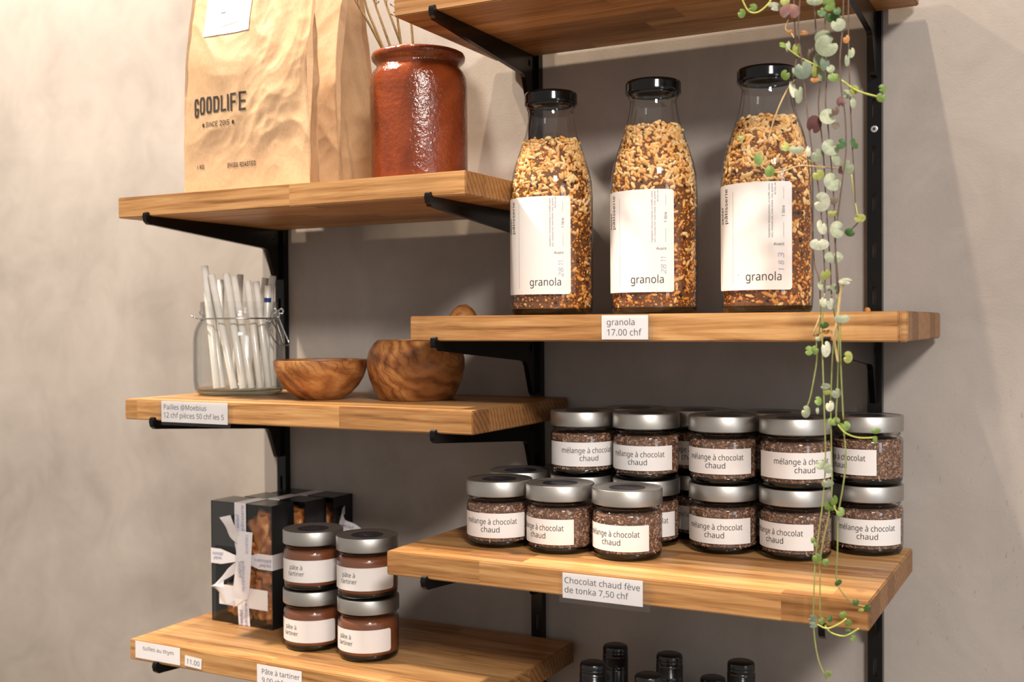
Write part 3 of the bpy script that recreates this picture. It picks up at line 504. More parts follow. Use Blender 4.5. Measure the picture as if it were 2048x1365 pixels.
def m_oak():
    t = NT('oak_butcher_block')
    co = t.coord()
    oi = t.n('ShaderNodeObjectInfo').outputs['Random']
    off = t.n('ShaderNodeCombineXYZ')
    t.put(off.inputs[0], t.math('MULTIPLY', oi, 37.0)); t.put(off.inputs[1], t.math('MULTIPLY', oi, 11.0)); t.put(off.inputs[2], t.math('MULTIPLY', oi, 5.0))
    sep = t.n('ShaderNodeSeparateXYZ'); t.put(sep.inputs[0], co)
    X, Y = sep.outputs[0], sep.outputs[1]
    stave = t.math('FLOOR', t.math('DIVIDE', Y, 0.043))
    h1 = t.n('ShaderNodeTexWhiteNoise', noise_dimensions='2D')
    cv = t.n('ShaderNodeCombineXYZ'); t.put(cv.inputs[0], stave); t.put(cv.inputs[1], t.math('MULTIPLY', oi, 91.0))
    t.put(h1.inputs['Vector'], cv.outputs[0])
    blk = t.math('FLOOR', t.math('DIVIDE', t.math('ADD', X, h1.outputs[0]), 0.33))
    h2 = t.n('ShaderNodeTexWhiteNoise', noise_dimensions='3D')
    cv2 = t.n('ShaderNodeCombineXYZ'); t.put(cv2.inputs[0], stave); t.put(cv2.inputs[1], blk); t.put(cv2.inputs[2], t.math('MULTIPLY', oi, 53.0))
    t.put(h2.inputs['Vector'], cv2.outputs[0])
    tone = h2.outputs[0]
    # grain runs along x, shifted per block
    sh = t.n('ShaderNodeVectorMath', operation='MULTIPLY_ADD')
    t.put(sh.inputs[0], h2.outputs[1]); sh.inputs[1].default_value = (9, 9, 9); t.put(sh.inputs[2], co)
    sh2 = t.n('ShaderNodeVectorMath', operation='ADD'); t.put(sh2.inputs[0], sh.outputs[0]); t.put(sh2.inputs[1], off.outputs[0])
    v = sh2.outputs[0]
    g1 = t.noise(t.mapping(v, (5, 75, 75)), 1.0, 5, 0.6, 1.6)
    g2 = t.noise(t.mapping(v, (14, 330, 330)), 1.0, 3, 0.55, 0.3)
    wav = t.n('ShaderNodeTexWave', wave_type='BANDS', bands_direction='Z', wave_profile='SIN')
    t.put(wav.inputs['Vector'], t.mapping(v, (2.2, 26, 26))); wav.inputs['Scale'].default_value = 1.0
    wav.inputs['Distortion'].default_value = 9.0; wav.inputs['Detail'].default_value = 2.5; wav.inputs['Detail Scale'].default_value = 0.8
    f = t.math('ADD', t.math('MULTIPLY', g1, 0.5), t.math('ADD', t.math('MULTIPLY', wav.outputs['Fac'], 0.12), t.math('MULTIPLY', g2, 0.38)))
    col = t.ramp(f, [(0.30, lin(108, 72, 40)), (0.41, lin(160, 116, 70)), (0.53, lin(188, 144, 94)), (0.70, lin(208, 170, 120))])
    tn = t.ramp(tone, [(0.0, (0.56, 0.48, 0.41)), (0.35, (0.78, 0.73, 0.68)), (0.7, (0.92, 0.89, 0.85)), (1.0, (1.0, 0.99, 0.95))])
    col = t.mix(1.0, col, tn, 'MULTIPLY')
    # thin dark glue seams between staves
    fr = t.math('ABSOLUTE', t.math('SUBTRACT', t.math('FRACT', t.math('DIVIDE', Y, 0.043)), 0.5))
    seam = t.ramp(fr, [(0.485, 0.0), (0.499, 1.0)])
    col = t.mix(t.math('MULTIPLY', seam, 0.35), col, lin(110, 68, 34))
    # knots
    vor = t.n('ShaderNodeTexVoronoi', feature='F1'); t.put(vor.inputs['Vector'], t.mapping(v, (1.0, 3.0, 1.3))); vor.inputs['Scale'].default_value = 9.5
    kn = t.ramp(vor.outputs['Distance'], [(0.026, 1.0), (0.07, 0.0)])
    col = t.mix(t.math('MULTIPLY', kn, 0.75), col, lin(72, 42, 22))
    # end grain on the short faces
    nrm = t.n('ShaderNodeSeparateXYZ'); t.put(nrm.inputs[0], t.coord('Normal'))
    endf = t.ramp(t.math('ABSOLUTE', nrm.outputs[0]), [(0.75, 0.0), (0.9, 1.0)])
    ring = t.n('ShaderNodeTexWave', wave_type='RINGS', rings_direction='X', wave_profile='SAW')
    t.put(ring.inputs['Vector'], t.mapping(v, (0.2, 1, 1))); ring.inputs['Scale'].default_value = 42; ring.inputs['Distortion'].default_value = 2.0
    ecol = t.ramp(ring.outputs['Fac'], [(0.0, lin(98, 64, 36)), (0.6, lin(142, 100, 60)), (1.0, lin(160, 116, 72))])
    ecol = t.mix(1.0, ecol, tn, 'MULTIPLY')
    col = t.mix(t.math('MULTIPLY', endf, 0.85), col, ecol)
    rough = t.ramp(g2, [(0.3, 0.5), (0.7, 0.38)])
    return t.bsdf(col, rough, 0, t.bump(t.math('ADD', g2, g1), 0.25, 0.0006), **{'Specular IOR Level': 0.35})


def m_olive():
    t = NT('olive_wood')
    co = t.coord()
    oi = t.n('ShaderNodeObjectInfo').outputs['Random']
    off = t.n('ShaderNodeCombineXYZ'); t.put(off.inputs[0], t.math('MULTIPLY', oi, 3.0)); t.put(off.inputs[2], oi)
    ad = t.n('ShaderNodeVectorMath', operation='ADD'); t.put(ad.inputs[0], co); t.put(ad.inputs[1], off.outputs[0])
    v = t.mapping(ad.outputs[0], (1, 1, 1.5), rot=(0.5, 0.35, 0.2))
    wv = t.n('ShaderNodeTexWave', wave_type='RINGS', rings_direction='Y', wave_profile='SIN')
    t.put(wv.inputs['Vector'], v); wv.inputs['Scale'].default_value = 13; wv.inputs['Distortion'].default_value = 14
    wv.inputs['Detail'].default_value = 3; wv.inputs['Detail Scale'].default_value = 0.9; wv.inputs['Detail Roughness'].default_value = 0.55
    n1 = t.noise(v, 12, 4, 0.5, 1.5)
    f = t.math('ADD', t.math('MULTIPLY', wv.outputs['Fac'], 0.20), t.math('MULTIPLY', n1, 0.80))
    col = t.ramp(f, [(0.25, lin(88, 50, 24)), (0.40, lin(138, 86, 45)), (0.55, lin(168, 112, 62)), (0.75, lin(192, 140, 86))])
    fine = t.noise(t.mapping(v, (1, 1, 6)), 120, 3)
    w2 = t.n('ShaderNodeTexWave', wave_type='RINGS', rings_direction='Y', wave_profile='SIN')
    t.put(w2.inputs['Vector'], v); w2.inputs['Scale'].default_value = 34; w2.inputs['Distortion'].default_value = 22
    w2.inputs['Detail'].default_value = 3; w2.inputs['Detail Scale'].default_value = 0.5; w2.inputs['Detail Roughness'].default_value = 0.5
    ln = t.math('MULTIPLY', t.ramp(w2.outputs['Fac'], [(0.0, 1.0), (0.22, 0.0)]), t.ramp(t.noise(v, 14, 2), [(0.42, 0.0), (0.6, 0.5)]))
    col = t.mix(ln, col, lin(70, 38, 20))
    col = t.mix(t.math('MULTIPLY', t.ramp(fine, [(0.5, 0.0), (0.75, 1.0)]), 0.25), col, lin(90, 50, 24))
    return t.bsdf(col, 0.42, 0, t.bump(fine, 0.15, 0.0004), **{'Specular IOR Level': 0.35})


def m_glass(name, tint=(0.985, 0.99, 0.985), edge=(0.26, 0.28, 0.26), gain=1.0):
    """thin clear glass: what is behind shows through, the surface mirrors"""
    t = NT(name)
    lf = t.n('ShaderNodeLayerWeight'); lf.inputs['Blend'].default_value = 0.5
    fres = t.math('MULTIPLY_ADD', t.math('POWER', lf.outputs['Facing'], 5.0), 0.92, 0.06)
    tr = t.n('ShaderNodeBsdfTransparent')
    co = t.coord()
    wob = t.noise(co, 18, 2)
    t.put(tr.inputs[0], t.ramp(lf.outputs['Facing'], [(0.0, tint), (0.55, tint), (0.84, tuple((a_ * 1.6 + b_) / 2.6 for a_, b_ in zip(tint, edge))), (1.0, edge)]))
    gl = t.n('ShaderNodeBsdfGlossy'); gl.inputs['Roughness'].default_value = 0.03
    t.put(gl.inputs['Normal'], t.bump(wob, 0.06, 0.004))
    mx = t.n('ShaderNodeMixShader')
    t.put(mx.inputs[0], t.math('MULTIPLY', fres, gain)); t.put(mx.inputs[1], tr.outputs[0]); t.put(mx.inputs[2], gl.outputs[0])
    t.t.links.new(mx.outputs[0], t.out.inputs[0])
    return t.m


def m_film(name):
    t = NT(name)
    lf = t.n('ShaderNodeLayerWeight'); lf.inputs['Blend'].default_value = 0.5
    fres = t.math('MULTIPLY_ADD', t.math('POWER', lf.outputs['Facing'], 5.0), 0.9, 0.04)
    co = t.coord()
    wob = t.noise(co, 35, 2)
    tr = t.n('ShaderNodeBsdfTransparent'); t.put(tr.inputs[0], t.ramp(wob, [(0.2, (0.975, 0.975, 0.975)), (0.8, (0.99, 0.99, 0.99))]))
    gl = t.n('ShaderNodeBsdfGlossy'); gl.inputs['Roughness'].default_value = 0.06
    t.put(gl.inputs['Normal'], t.bump(wob, 0.12, 0.004))
    mx = t.n('ShaderNodeMixShader')
    t.put(mx.inputs[0], fres); t.put(mx.inputs[1], tr.outputs[0]); t.put(mx.inputs[2], gl.outputs[0])
    t.t.links.new(mx.outputs[0], t.out.inputs[0])
    return t.m


def m_grain(name, stops, rough=0.55, scale=500):
    """colour by each grain's own tone attribute"""
    t = NT(name)
    at = t.n('ShaderNodeAttribute', attribute_name='tone')
    f = t.math('ADD', at.outputs['Fac'], t.math('MULTIPLY', t.math('SUBTRACT', t.noise(t.coord(), scale, 2), 0.5), 0.12))
    return t.bsdf(t.ramp(f, stops), rough, 0, **{'Specular IOR Level': 0.3})


def m_terracotta():
    t = NT('glazed_terracotta')
    co = t.coord()
    n1 = t.noise(co, 14, 5, 0.6, 0.8)
    col = t.ramp(n1, [(0.3, lin(88, 38, 16)), (0.5, lin(116, 51, 22)), (0.72, lin(138, 66, 32))])
    sp = t.ramp(t.noise(co, 420, 2), [(0.70, 0.0), (0.74, 1.0)])
    col = t.mix(t.math('MULTIPLY', sp, 0.4), col, lin(214, 150, 110))
    h = t.math('ADD', t.noise(co, 170, 3, 0.6), t.math('MULTIPLY', t.noise(co, 30, 2), 0.8))
    return t.bsdf(col, 0.16, 0, t.bump(h, 0.55, 0.0022), **{'Specular IOR Level': 0.6})


def m_kraft():
    t = NT('kraft_paper')
    co = t.coord()
    f = t.noise(co, 7, 5, 0.6)
    fib = t.noise(t.mapping(co, (1, 1, 0.4)), 420, 3)
    col = t.ramp(t.math('ADD', t.math('MULTIPLY', f, 0.6), t.math('MULTIPLY', fib, 0.4)), [(0.3, lin(176, 142, 108)), (0.7, lin(198, 165, 130))])
    return t.bsdf(col, 0.55, 0, t.bump(t.math('ADD', t.math('MULTIPLY', t.noise(co, 34, 4, 0.6, 0.5), 1.0), t.math('MULTIPLY', fib, 0.12)), 0.35, 0.002), **{'Specular IOR Level': 0.3})


def m_steel(name, col=(0.62, 0.60, 0.57), rough=0.33):
    t = NT(name)
    co = t.coord()
    b = t.noise(t.mapping(co, (1, 1, 40)), 30, 3)
    c = t.ramp(b, [(0.3, tuple(x * 0.94 for x in col)), (0.7, col)])
    return t.bsdf(c, t.math('MULTIPLY_ADD', b, 0.08, rough - 0.04), 1.0, t.bump(b, 0.02, 0.0005))


PLASTER = m_plaster()
OAK = m_oak()
OLIVE = m_olive()
BLACKM = simple('black_enamel', (0.0025, 0.0025, 0.0028), 0.24, 0, 0.05, 40, 0.02, **{'Specular IOR Level': 0.32})
GLASS = m_glass('clear_glass')
JARGLASS = m_glass('jar_glass', (0.97, 0.975, 0.96), (0.20, 0.20, 0.17))
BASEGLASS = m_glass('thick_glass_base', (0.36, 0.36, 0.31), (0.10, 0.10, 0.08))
FILM = m_film('clear_plastic')
STEEL = m_steel('brushed_lid_metal', (0.50, 0.485, 0.46), 0.42)
WIRE = m_steel('steel_wire', (0.55, 0.55, 0.56), 0.22)
BLACKLID = simple('black_lacquered_lid', (0.003, 0.003, 0.003), 0.12, 0, 0.05, 30, **{'Specular IOR Level': 0.38})
STICKER = simple('dark_lid_sticker', (0.014, 0.014, 0.022), 0.35, 0, 0.1, 80)
PAPER = simple('white_label_paper', (0.80, 0.775, 0.765), 0.6, 0, 0.02, 40)
CARDP = simple('white_price_paper', (0.80, 0.78, 0.80), 0.55, 0, 0.02, 40)
INK = simple('black_ink', (0.018, 0.017, 0.018), 0.6, 0, 0.1, 200)
GREYINK = simple('grey_ink', (0.10, 0.10, 0.105), 0.6, 0, 0.1, 200)
PENINK = simple('blue_pen_ink', (0.36, 0.37, 0.55), 0.6, 0, 0.1, 200)
BLUEINK = simple('blue_ribbon_ink', (0.16, 0.17, 0.42), 0.6, 0, 0.1, 200)
PALEINK = simple('pale_sticker_ink', (0.22, 0.22, 0.32), 0.5, 0, 0.1, 200)
KRAFT = m_kraft()
KRAFTINK = simple('dark_brown_ink', (0.022, 0.016, 0.014), 0.6, 0, 0.2, 200)
TERRA = m_terracotta()
GRANOLA = m_grain('toasted_grains', [(0.0, lin(38, 22, 16)), (0.12, lin(60, 34, 20)), (0.2, lin(150, 84, 32)), (0.45, lin(204, 128, 50)), (0.7, lin(218, 164, 92)), (1.0, lin(238, 208, 156))])
GRANCORE = simple('granola_crumbs', lin(120, 72, 32), 0.7, 0, 0.25, 300, 0.5)
CHOC = m_grain('chocolate_shavings', [(0.0, lin(84, 58, 46)), (0.35, lin(140, 104, 86)), (0.7, lin(178, 140, 118)), (1.0, lin(208, 176, 154))])
CHOCCORE = simple('chocolate_powder', lin(112, 82, 66), 0.75, 0, 0.25, 400, 0.5)
SPREAD = simple('hazelnut_spread', lin(124, 70, 42), 0.3, 0, 0.06, 30)
CERAMIC = simple('white_glaze', (0.82, 0.79, 0.73), 0.16, 0, 0.04, 60)
COBALT = simple('cobalt_glaze', (0.02, 0.05, 0.22), 0.2, 0, 0.1, 60)
CARTON = simple('black_card', (0.010, 0.010, 0.011), 0.24, 0, 0.1, 60)
RIBBON = simple('white_satin_ribbon', (0.72, 0.70, 0.72), 0.38, 0, 0.03, 300)
TUILE = m_grain('caramel_almond_tuile', [(0.0, lin(80, 40, 20)), (0.4, lin(150, 86, 44)), (0.75, lin(200, 138, 82)), (1.0, lin(240, 204, 150))], 0.25)
TWIG = simple('dry_twig', lin(128, 98, 50), 0.7, 0, 0.2, 200)
CAPSULE = simple('black_capsule', (0.006, 0.006, 0.007), 0.24, 0, 0.05, 60)
DARKGLASS = simple('dark_bottle_glass', (0.008, 0.012, 0.008), 0.08, 0, 0.05, 30)
SCREW = m_steel('zinc_screw', (0.75, 0.75, 0.76), 0.3)
SLOTTONE = simple('screw_recess', (0.03, 0.03, 0.03), 0.5)

# ------------------------------------------------------------------ the setting
YB = -0.012
CORNER = -1.1375
wb = obj('wall_back', bm_mesh('wall_back', box_bm(CORNER, 2.2, 0.0, 0.56, -1.6, 2.2, 0.003)), PLASTER)
tag(wb, 'mottled grey beige plaster wall carrying the shelves', kind='structure')
wl = obj('wall_left', bm_mesh('wall_left', box_bm(-4.2, CORNER, 0.45, 0.56, -1.6, 2.2)), PLASTER)
tag(wl, 'brightly lit beige plaster wall set back at the left', kind='structure')

fl = obj('floor', bm_mesh('floor', box_bm(-4.2, 2.2, -4.2, 0.56, -1.66, -1.6)), simple('warm_floor', (0.30, 0.21, 0.14), 0.45, 0, 0.1, 6))
tag(fl, 'warm wooden shop floor far below the shelves', kind='structure')

# ------------------------------------------------------------------ shelves
SHELVES = {
    'A': (-1.1500, -0.6168, 0.1707, 0.260, 0.027),
    'B': (-0.7175, -0.1765, 0.3825, 0.248, 0.027),
    'C': (-0.6977, -0.1540, 0.0095, 0.250, 0.0285),
    'D': (-1.1495, -0.6143, -0.0970, 0.2526, 0.027),
    'E': (-0.7163, -0.1837, -0.2585, 0.2742, 0.027),
    'F': (-1.1461, -0.6074, -0.4193, 0.2521, 0.027),
    'G': (-0.7163, -0.1837, -0.6780, 0.2600, 0.027),
}
SHELF_LABEL = {
    'A': 'thick oak shelf board carrying the paper bags and the red-brown pot',
    'B': 'topmost oak shelf board with the trailing plant hanging over it, seen from below',
    'C': 'oak shelf board with three granola bottles, rounded right corners',
    'D': 'oak shelf board with the straw jar and two olive wood bowls',
    'E': 'oak shelf board crowded with silver-lidded chocolate jars',
    'F': 'oak shelf board with black gift boxes and spread jars, lowest at left',
    'G': 'oak shelf board under the wine bottles, out of view below',
}


def make_shelf(k):
    x0, x1, z, d, t = SHELVES[k]
    bm = box_bm(0, x1 - x0, -d, 0, -t, 0, 0.0)
    bmesh.ops.bevel(bm, geom=list(bm.edges), offset=0.0012, segments=2, affect='EDGES')
    if k == 'C':
        bm.free()
        bm = box_bm(0, x1 - x0, -d, 0, -t, 0, 0.0)
        ed = [e for e in bm.edges if all(v.co.x > 0.1 for v in e.verts) and (all(v.co.y < -0.1 for v in e.verts))]
        bmesh.ops.bevel(bm, geom=[e for e in ed], offset=0.007, segments=2, affect='EDGES')
        ed = [e for e in bm.edges if len(e.link_faces) == 2 and e.calc_face_angle(0) > 0.9]
        bmesh.ops.bevel(bm, geom=ed, offset=0.0012, segments=2, affect='EDGES')
    me = bm_mesh('shelf_board', bm, angle=0.5)
    o = obj('shelf_board', me, OAK, loc=(x0, YB, z))
    return tag(o, SHELF_LABEL[k], 'shelf', 'oak shelf boards')


for k in SHELVES:
    make_shelf(k)

# ------------------------------------------------------------------ slotted uprights
UPR = [(-1.0932, 'left'), (-0.6620, 'middle'), (-0.2250, 'right')]
UPW, UPD = 0.0162, 0.0118
PITCH_S = 0.0538


def upright_mesh():
    bm = bmesh.new()
    zs = []
    z = 0.030 - 13 * PITCH_S
    while z < 0.75:
        zs.append(z); z += PITCH_S
    sw, sh = 0.0022, 0.0105
    lo, hi = -0.74, 0.74
    cuts = [lo]
    for z in zs:
        cuts += [z - sh, z + sh]
    cuts.append(hi)
    y = -UPD
    xs = [-UPW / 2, -sw, sw, UPW / 2]
    for i in range(len(cuts) - 1):
        for j in range(3):
            if j == 1 and i % 2 == 1:
                # slot cheeks, so the plate has thickness
                a, b = cuts[i], cuts[i + 1]
                for p in (((xs[1], a), (xs[1], b)), ((xs[2], b), (xs[2], a)), ((xs[2], a), (xs[1], a)), ((xs[1], b), (xs[2], b))):
                    q = [(p[0][0], y, p[0][1]), (p[1][0], y, p[1][1]), (p[1][0], y + 0.0015, p[1][1]), (p[0][0], y + 0.0015, p[0][1])]
                    bm.faces.new([bm.verts.new(c) for c in q])
                continue
            q = [(xs[j], y, cuts[i]), (xs[j + 1], y, cuts[i]), (xs[j + 1], y, cuts[i + 1]), (xs[j], y, cuts[i + 1])]
            bm.faces.new([bm.verts.new(c) for c in q])
    for s in (-1, 1):
        x = s * UPW / 2
        q = [(x, y, lo), (x, 0, lo), (x, 0, hi), (x, y, hi)]
        bm.faces.new([bm.verts.new(c) for c in (q if s > 0 else q[::-1])])
    me = bpy.data.meshes.new('slotted_rail')
    bmesh.ops.remove_doubles(bm, verts=bm.verts, dist=1e-6)
    bm.to_mesh(me); bm.free()
    return me


rail_me = upright_mesh()
scr_me = lathe('screw_head', [(0.0, 0.0016), (0.0014, 0.0016), (0.0015, 0.0010), (0.0019, 0.0011), (0.0040, 0.0006), (0.0042, 0.0), (0.0, 0.0)], 20)
rec_me = lathe('hex_recess', [(0.0, 0.00165), (0.0017, 0.00165)], 6)
for x, side in UPR:
    u = thing('shelf_upright', 'black slotted steel wall upright, %s one of three' % side, 'shelf upright', (x, 0, 0), group='black slotted uprights')
    obj('slotted_rail', rail_me, BLACKM, u)
    for z in (0.2213, -0.5600):
        s = obj('screw', scr_me, SCREW, u, loc=(0, -UPD, z), rot=(PI / 2, 0, 0))
        if z > 0:
            tag(s, 'shiny zinc screw head')
        obj('screw_socket', rec_me, SLOTTONE, s)

# ------------------------------------------------------------------ brackets


def bracket_mesh(d):
    """d: shelf depth from the wall; z measured from the shelf underside"""
    f = -(d + 0.0025)
    P = [(-0.0065, 0.0), (-(d - 0.006), 0.0), (f + 0.001, 0.0005), (f, 0.002), (f - 0.0005, 0.0040), (f - 0.0030, 0.0050), (f - 0.0058, 0.0035),
         (f - 0.0070, -0.001), (f - 0.0052, -0.0075), (f - 0.0005, -0.0110), (f + 0.006, -0.0113),
         (-0.0500, -0.0292), (-0.0435, -0.0312), (-0.0395, -0.0360), (-0.0270, -0.0700), (-0.0240, -0.0745), (-0.0065, -0.0745)]
    bm = bmesh.new()
    hole = [(-0.0300 + 0.0030 * math.cos(2 * PI * k / 14), -0.0125 + 0.0052 * math.sin(2 * PI * k / 14)) for k in range(14)]
    T = 0.0032
    ov = [bm.verts.new((-T, y, z)) for y, z in P]
    hv = [bm.verts.new((-T, y, z)) for y, z in hole]
    es = [bm.edges.new((ov[i], ov[(i + 1) % len(ov)])) for i in range(len(ov))] + [bm.edges.new((hv[i], hv[(i + 1) % 14])) for i in range(14)]
    r = bmesh.ops.triangle_fill(bm, use_beauty=True, use_dissolve=False, edges=es)
    fs = [g for g in r['geom'] if isinstance(g, bmesh.types.BMFace)]
    ex = bmesh.ops.extrude_face_region(bm, geom=fs)
    bmesh.ops.translate(bm, vec=(2 * T, 0, 0), verts=[g for g in ex['geom'] if isinstance(g, bmesh.types.BMVert)])
    return bm_mesh('bracket_arm', bm, angle=0.6)


BR = [('A', 0), ('A', 1), ('D', 0), ('D', 1), ('F', 0), ('F', 1), ('B', 1), ('B', 2), ('C', 1), ('C', 2), ('E', 1), ('E', 2)]
BWHAT = {'A': 'bag and pot shelf', 'B': 'topmost shelf', 'C': 'granola shelf', 'D': 'bowl shelf', 'E': 'chocolate jar shelf', 'F': 'gift box shelf', 'G': 'wine bottle shelf'}
for k, i in BR:
    d = SHELVES[k][3] - YB
    z = SHELVES[k][2] - SHELVES[k][4]
    side = 'left' if (i == 0 or (i == 1 and k in 'BCEG')) else 'right'
    o = obj('shelf_bracket', bracket_mesh(d), BLACKM, loc=(UPR[i][0], 0, z))
    tag(o, 'black steel bracket holding the %s at its %s' % (BWHAT[k], side), 'shelf bracket', 'black shelf brackets')

# ------------------------------------------------------------------ price tags


def price_tag(x0, x1, z0, z1, y, label, lines, sleeve=None, tilt=0.0, dz=0.0, cat='price tag'):
    """lines: (text, x offset from left, baseline above bottom, width, cap)"""
    W, H = x1 - x0, z1 - z0
    t = thing('price_tag', label, cat, (x0, y - 0.0004, z0), (0, tilt, 0), 'price tags on the shelf edges')
    pz = obj('paper', bm_mesh('paper', box_bm(0, W, -0.00025, 0, 0, H)), CARDP, t)
    L = Lettering()
    for s, u, v, w_, c_ in lines:
        L.add(s, u, v, width=w_, cap=c_)
    L.build('lettering', lambda u, v: (u, -0.00035, v), [GREYINK], pz)
    if sleeve:
        a, b, c, d = sleeve
        V = [(-a, -0.0009, -c), (W + b, -0.0009, -c), (W + b, -0.0009, H + d), (-a, -0.0009, H + d)]
        me = bm_mesh('clear_sleeve', box_bm(-a, W + b, -0.0011, -0.0007, -c, H + d))
        obj('clear_sleeve', me, FILM, t)
    return t


yA, yC, yD, yE, yF = [YB - SHELVES[k][3] for k in 'ACDEF']
price_tag(-0.4587, -0.4070, -0.0170, 0.0083, yC, 'white price tag reading granola 17.00 chf on the shelf edge',
          [('granola', 0.0058, 0.0150, 0.0310, 0.0063), ('17.00 chf', 0.0061, 0.0042, 0.0385, 0.0066)], (0.0006, 0.0055, 0.0008, 0.0012))
price_tag(-1.0828, -0.9698, -0.1252, -0.0977, yD, 'wide white tag reading Pailles on the straw jar shelf edge',
          [('Pailles @Moebius', 0.0045, 0.0165, 0.0730, 0.0064), ('12 chf pièces 50 chf les 5', 0.0042, 0.0058, 0.1025, 0.0066)], (0.0045, 0.0050, 0.0040, 0.0014))
price_tag(-0.4945, -0.4050, -0.2876, -0.2612, yE, 'white tag reading Chocolat chaud fève de tonka in a plastic sleeve',
          [('Chocolat chaud fève', 0.0025, 0.0158, 0.0840, 0.0062), ('de tonka 7,50 chf', 0.0025, 0.0058, 0.0715, 0.0062)], (0.0035, 0.0080, 0.0048, 0.0010))
price_tag(-1.1352, -1.0555, -0.4426, -0.4200, yF, 'white tag reading tuilles au thym at the left shelf end',
          [('tuilles au thym', 0.0135, 0.0120, 0.0550, 0.0050)])
price_tag(-1.0475, -1.0190, -0.4415, -0.4280, yF, 'small tilted tag reading 11.00 beside the tuilles tag',
          [('11.00', 0.0034, 0.0036, 0.0220, 0.0062)], tilt=0.05)
price_tag(-0.9268, -0.8569, -0.4490, -0.4228, yF, 'white tag reading Pâte à tartiner 9.00 chf, lowest left shelf edge',
          [('Pâte à tartiner', 0.0080, 0.0152, 0.0590, 0.0062), ('9.00 chf', 0.0080, 0.0045, 0.0330, 0.0062)])


# ------------------------------------------------------------------ curved labels


def cyl_fn(R, off):
    """(u along the arc, v up) -> point on a cylinder; u = 0 at the label's left edge, the middle faces -y"""
    def fn(u, v):
        a = u / R
        return ((R + off) * math.sin(a), -(R + off) * math.cos(a), v)
    return fn


def wrap_label(W, H, R, corner=0.0):
    """sheet wrapped on radius R; its right edge lies at angle 0 (facing -y)"""
    V, F = [], []
    n = 40
    for i in range(n + 1):
        u = -W + W * i / n
        d = min(u + W, -u)
        c = corner - math.sqrt(max(corner * corner - (corner - d) ** 2, 0)) if d < corner else 0
        for v in (c, H - c):
            a = u / R
            V.append((R * math.sin(a), -R * math.cos(a), v))
    for i in range(n):
        F.append((2 * i, 2 * i + 2, 2 * i + 3, 2 * i + 1))
    return mesh('label', V, F, True)


def label_rot(x, y, deg):
    """z rotation that puts the label's right edge deg to the right of the camera direction"""
    toc = math.atan2(-1.3408 - y, -x)        # towards the camera
    return toc + math.radians(deg) + PI / 2


# ------------------------------------------------------------------ small glass jars with silver lids
JR, JP = 0.0385, 0.0770
GL_T = 0.0585


def flakes(n, R, z0, z1, size, seed, tone=None, top=True, prof=None, quad=False):
    """small bent flakes scattered just inside the glass and over the top"""
    r = random.Random(seed)
    V, F, T = [], [], []
    for i in range(n):
        if top and r.random() < 0.18:
            a = r.uniform(0, 2 * PI); rr = R * math.sqrt(r.random()) * 0.97
            p = Vector((rr * math.cos(a), rr * math.sin(a), z1 + r.uniform(-0.0015, 0.001)))
            nrm = Vector((0, 0, 1))
        else:
            a = r.uniform(0, 2 * PI); z = r.uniform(z0, z1)
            rr = R - r.uniform(0, 0.0015)
            p = Vector((rr * math.cos(a), rr * math.sin(a), z))
            nrm = Vector((math.cos(a), math.sin(a), 0))
        nrm = (nrm + Vector((r.gauss(0, 0.45), r.gauss(0, 0.45), r.gauss(0, 0.45)))).normalized()
        t = nrm.orthogonal().normalized()
        t.rotate(Matrix.Rotation(r.uniform(0, 6.28), 3, nrm))
        b = nrm.cross(t)
        L = size * r.uniform(0.6, 1.5); Wd = L * r.uniform(0.35, 0.7)
        k = len(V)
        V += [p - t * L, p + b * Wd - nrm * 0.0002, p + t * L, p - b * Wd - nrm * 0.0002, p + nrm * L * 0.30, p - nrm * L * 0.3]
        F += [(k, k + 4, k + 1), (k + 1, k + 4, k + 2), (k + 2, k + 4, k + 3), (k + 3, k + 4, k), (k, k + 1, k + 5), (k + 1, k + 2, k + 5), (k + 2, k + 3, k + 5), (k + 3, k, k + 5)]
        T += [min(max(r.gauss(0.45, 0.22), 0), 1)] * 6
    me = mesh('shavings', V, F)
    at = me.attributes.new('tone', 'FLOAT', 'POINT')
    at.data.foreach_set('value', T)
    return me


jar_glass_me = lathe('glass_body', [(0.0330, 0.0035), (0.0362, 0.0040), (JR - 0.0006, 0.0075), (JR, 0.0105), (JR, 0.0475), (JR - 0.0008, 0.0508), (JR - 0.0034, 0.0532), (JR - 0.0044, 0.0538),
                                 (JR - 0.0040, 0.0546), (JR - 0.0026, 0.0556), (JR - 0.0024, 0.0566), (JR - 0.0040, 0.0578), (JR - 0.0040, 0.0640)], 72, 0.9)
jar_base_me = lathe('glass_base', [(0.0, 0.0012), (0.0280, 0.0010), (0.0300, 0.0000), (0.0335, 0.0002), (0.0368, 0.0022), (JR - 0.0004, 0.0060), (JR - 0.0010, 0.0078), (0.0350, 0.0066), (0.0, 0.0060)], 72, 0.9)
LZ0, LZ1 = 0.0592, 0.0768
lid_me = lathe('lid', [(JR - 0.0016, LZ0 + 0.0008), (JR - 0.0006, LZ0), (JR + 0.0006, LZ0 + 0.0004), (JR + 0.0007, LZ0 + 0.0012), (JR + 0.0007, LZ1 - 0.0012), (JR + 0.0001, LZ1 - 0.0002), (JR - 0.0012, LZ1), (JR - 0.0030, LZ1 - 0.0003),
                       (JR - 0.0040, LZ1 - 0.0010), (0.0, LZ1 - 0.0010)], 72, 0.6)
stick_me = lathe('lid_sticker', [(0.0205, 0.0), (0.0203, 0.0002), (0.0, 0.0002)], 40)
lid_text = Lettering()
lid_text.add('sedef', 0, 0.0020, width=0.0130, align='c')
lid_text.add('pâtisserie', 0, -0.0062, width=0.0260, align='c')

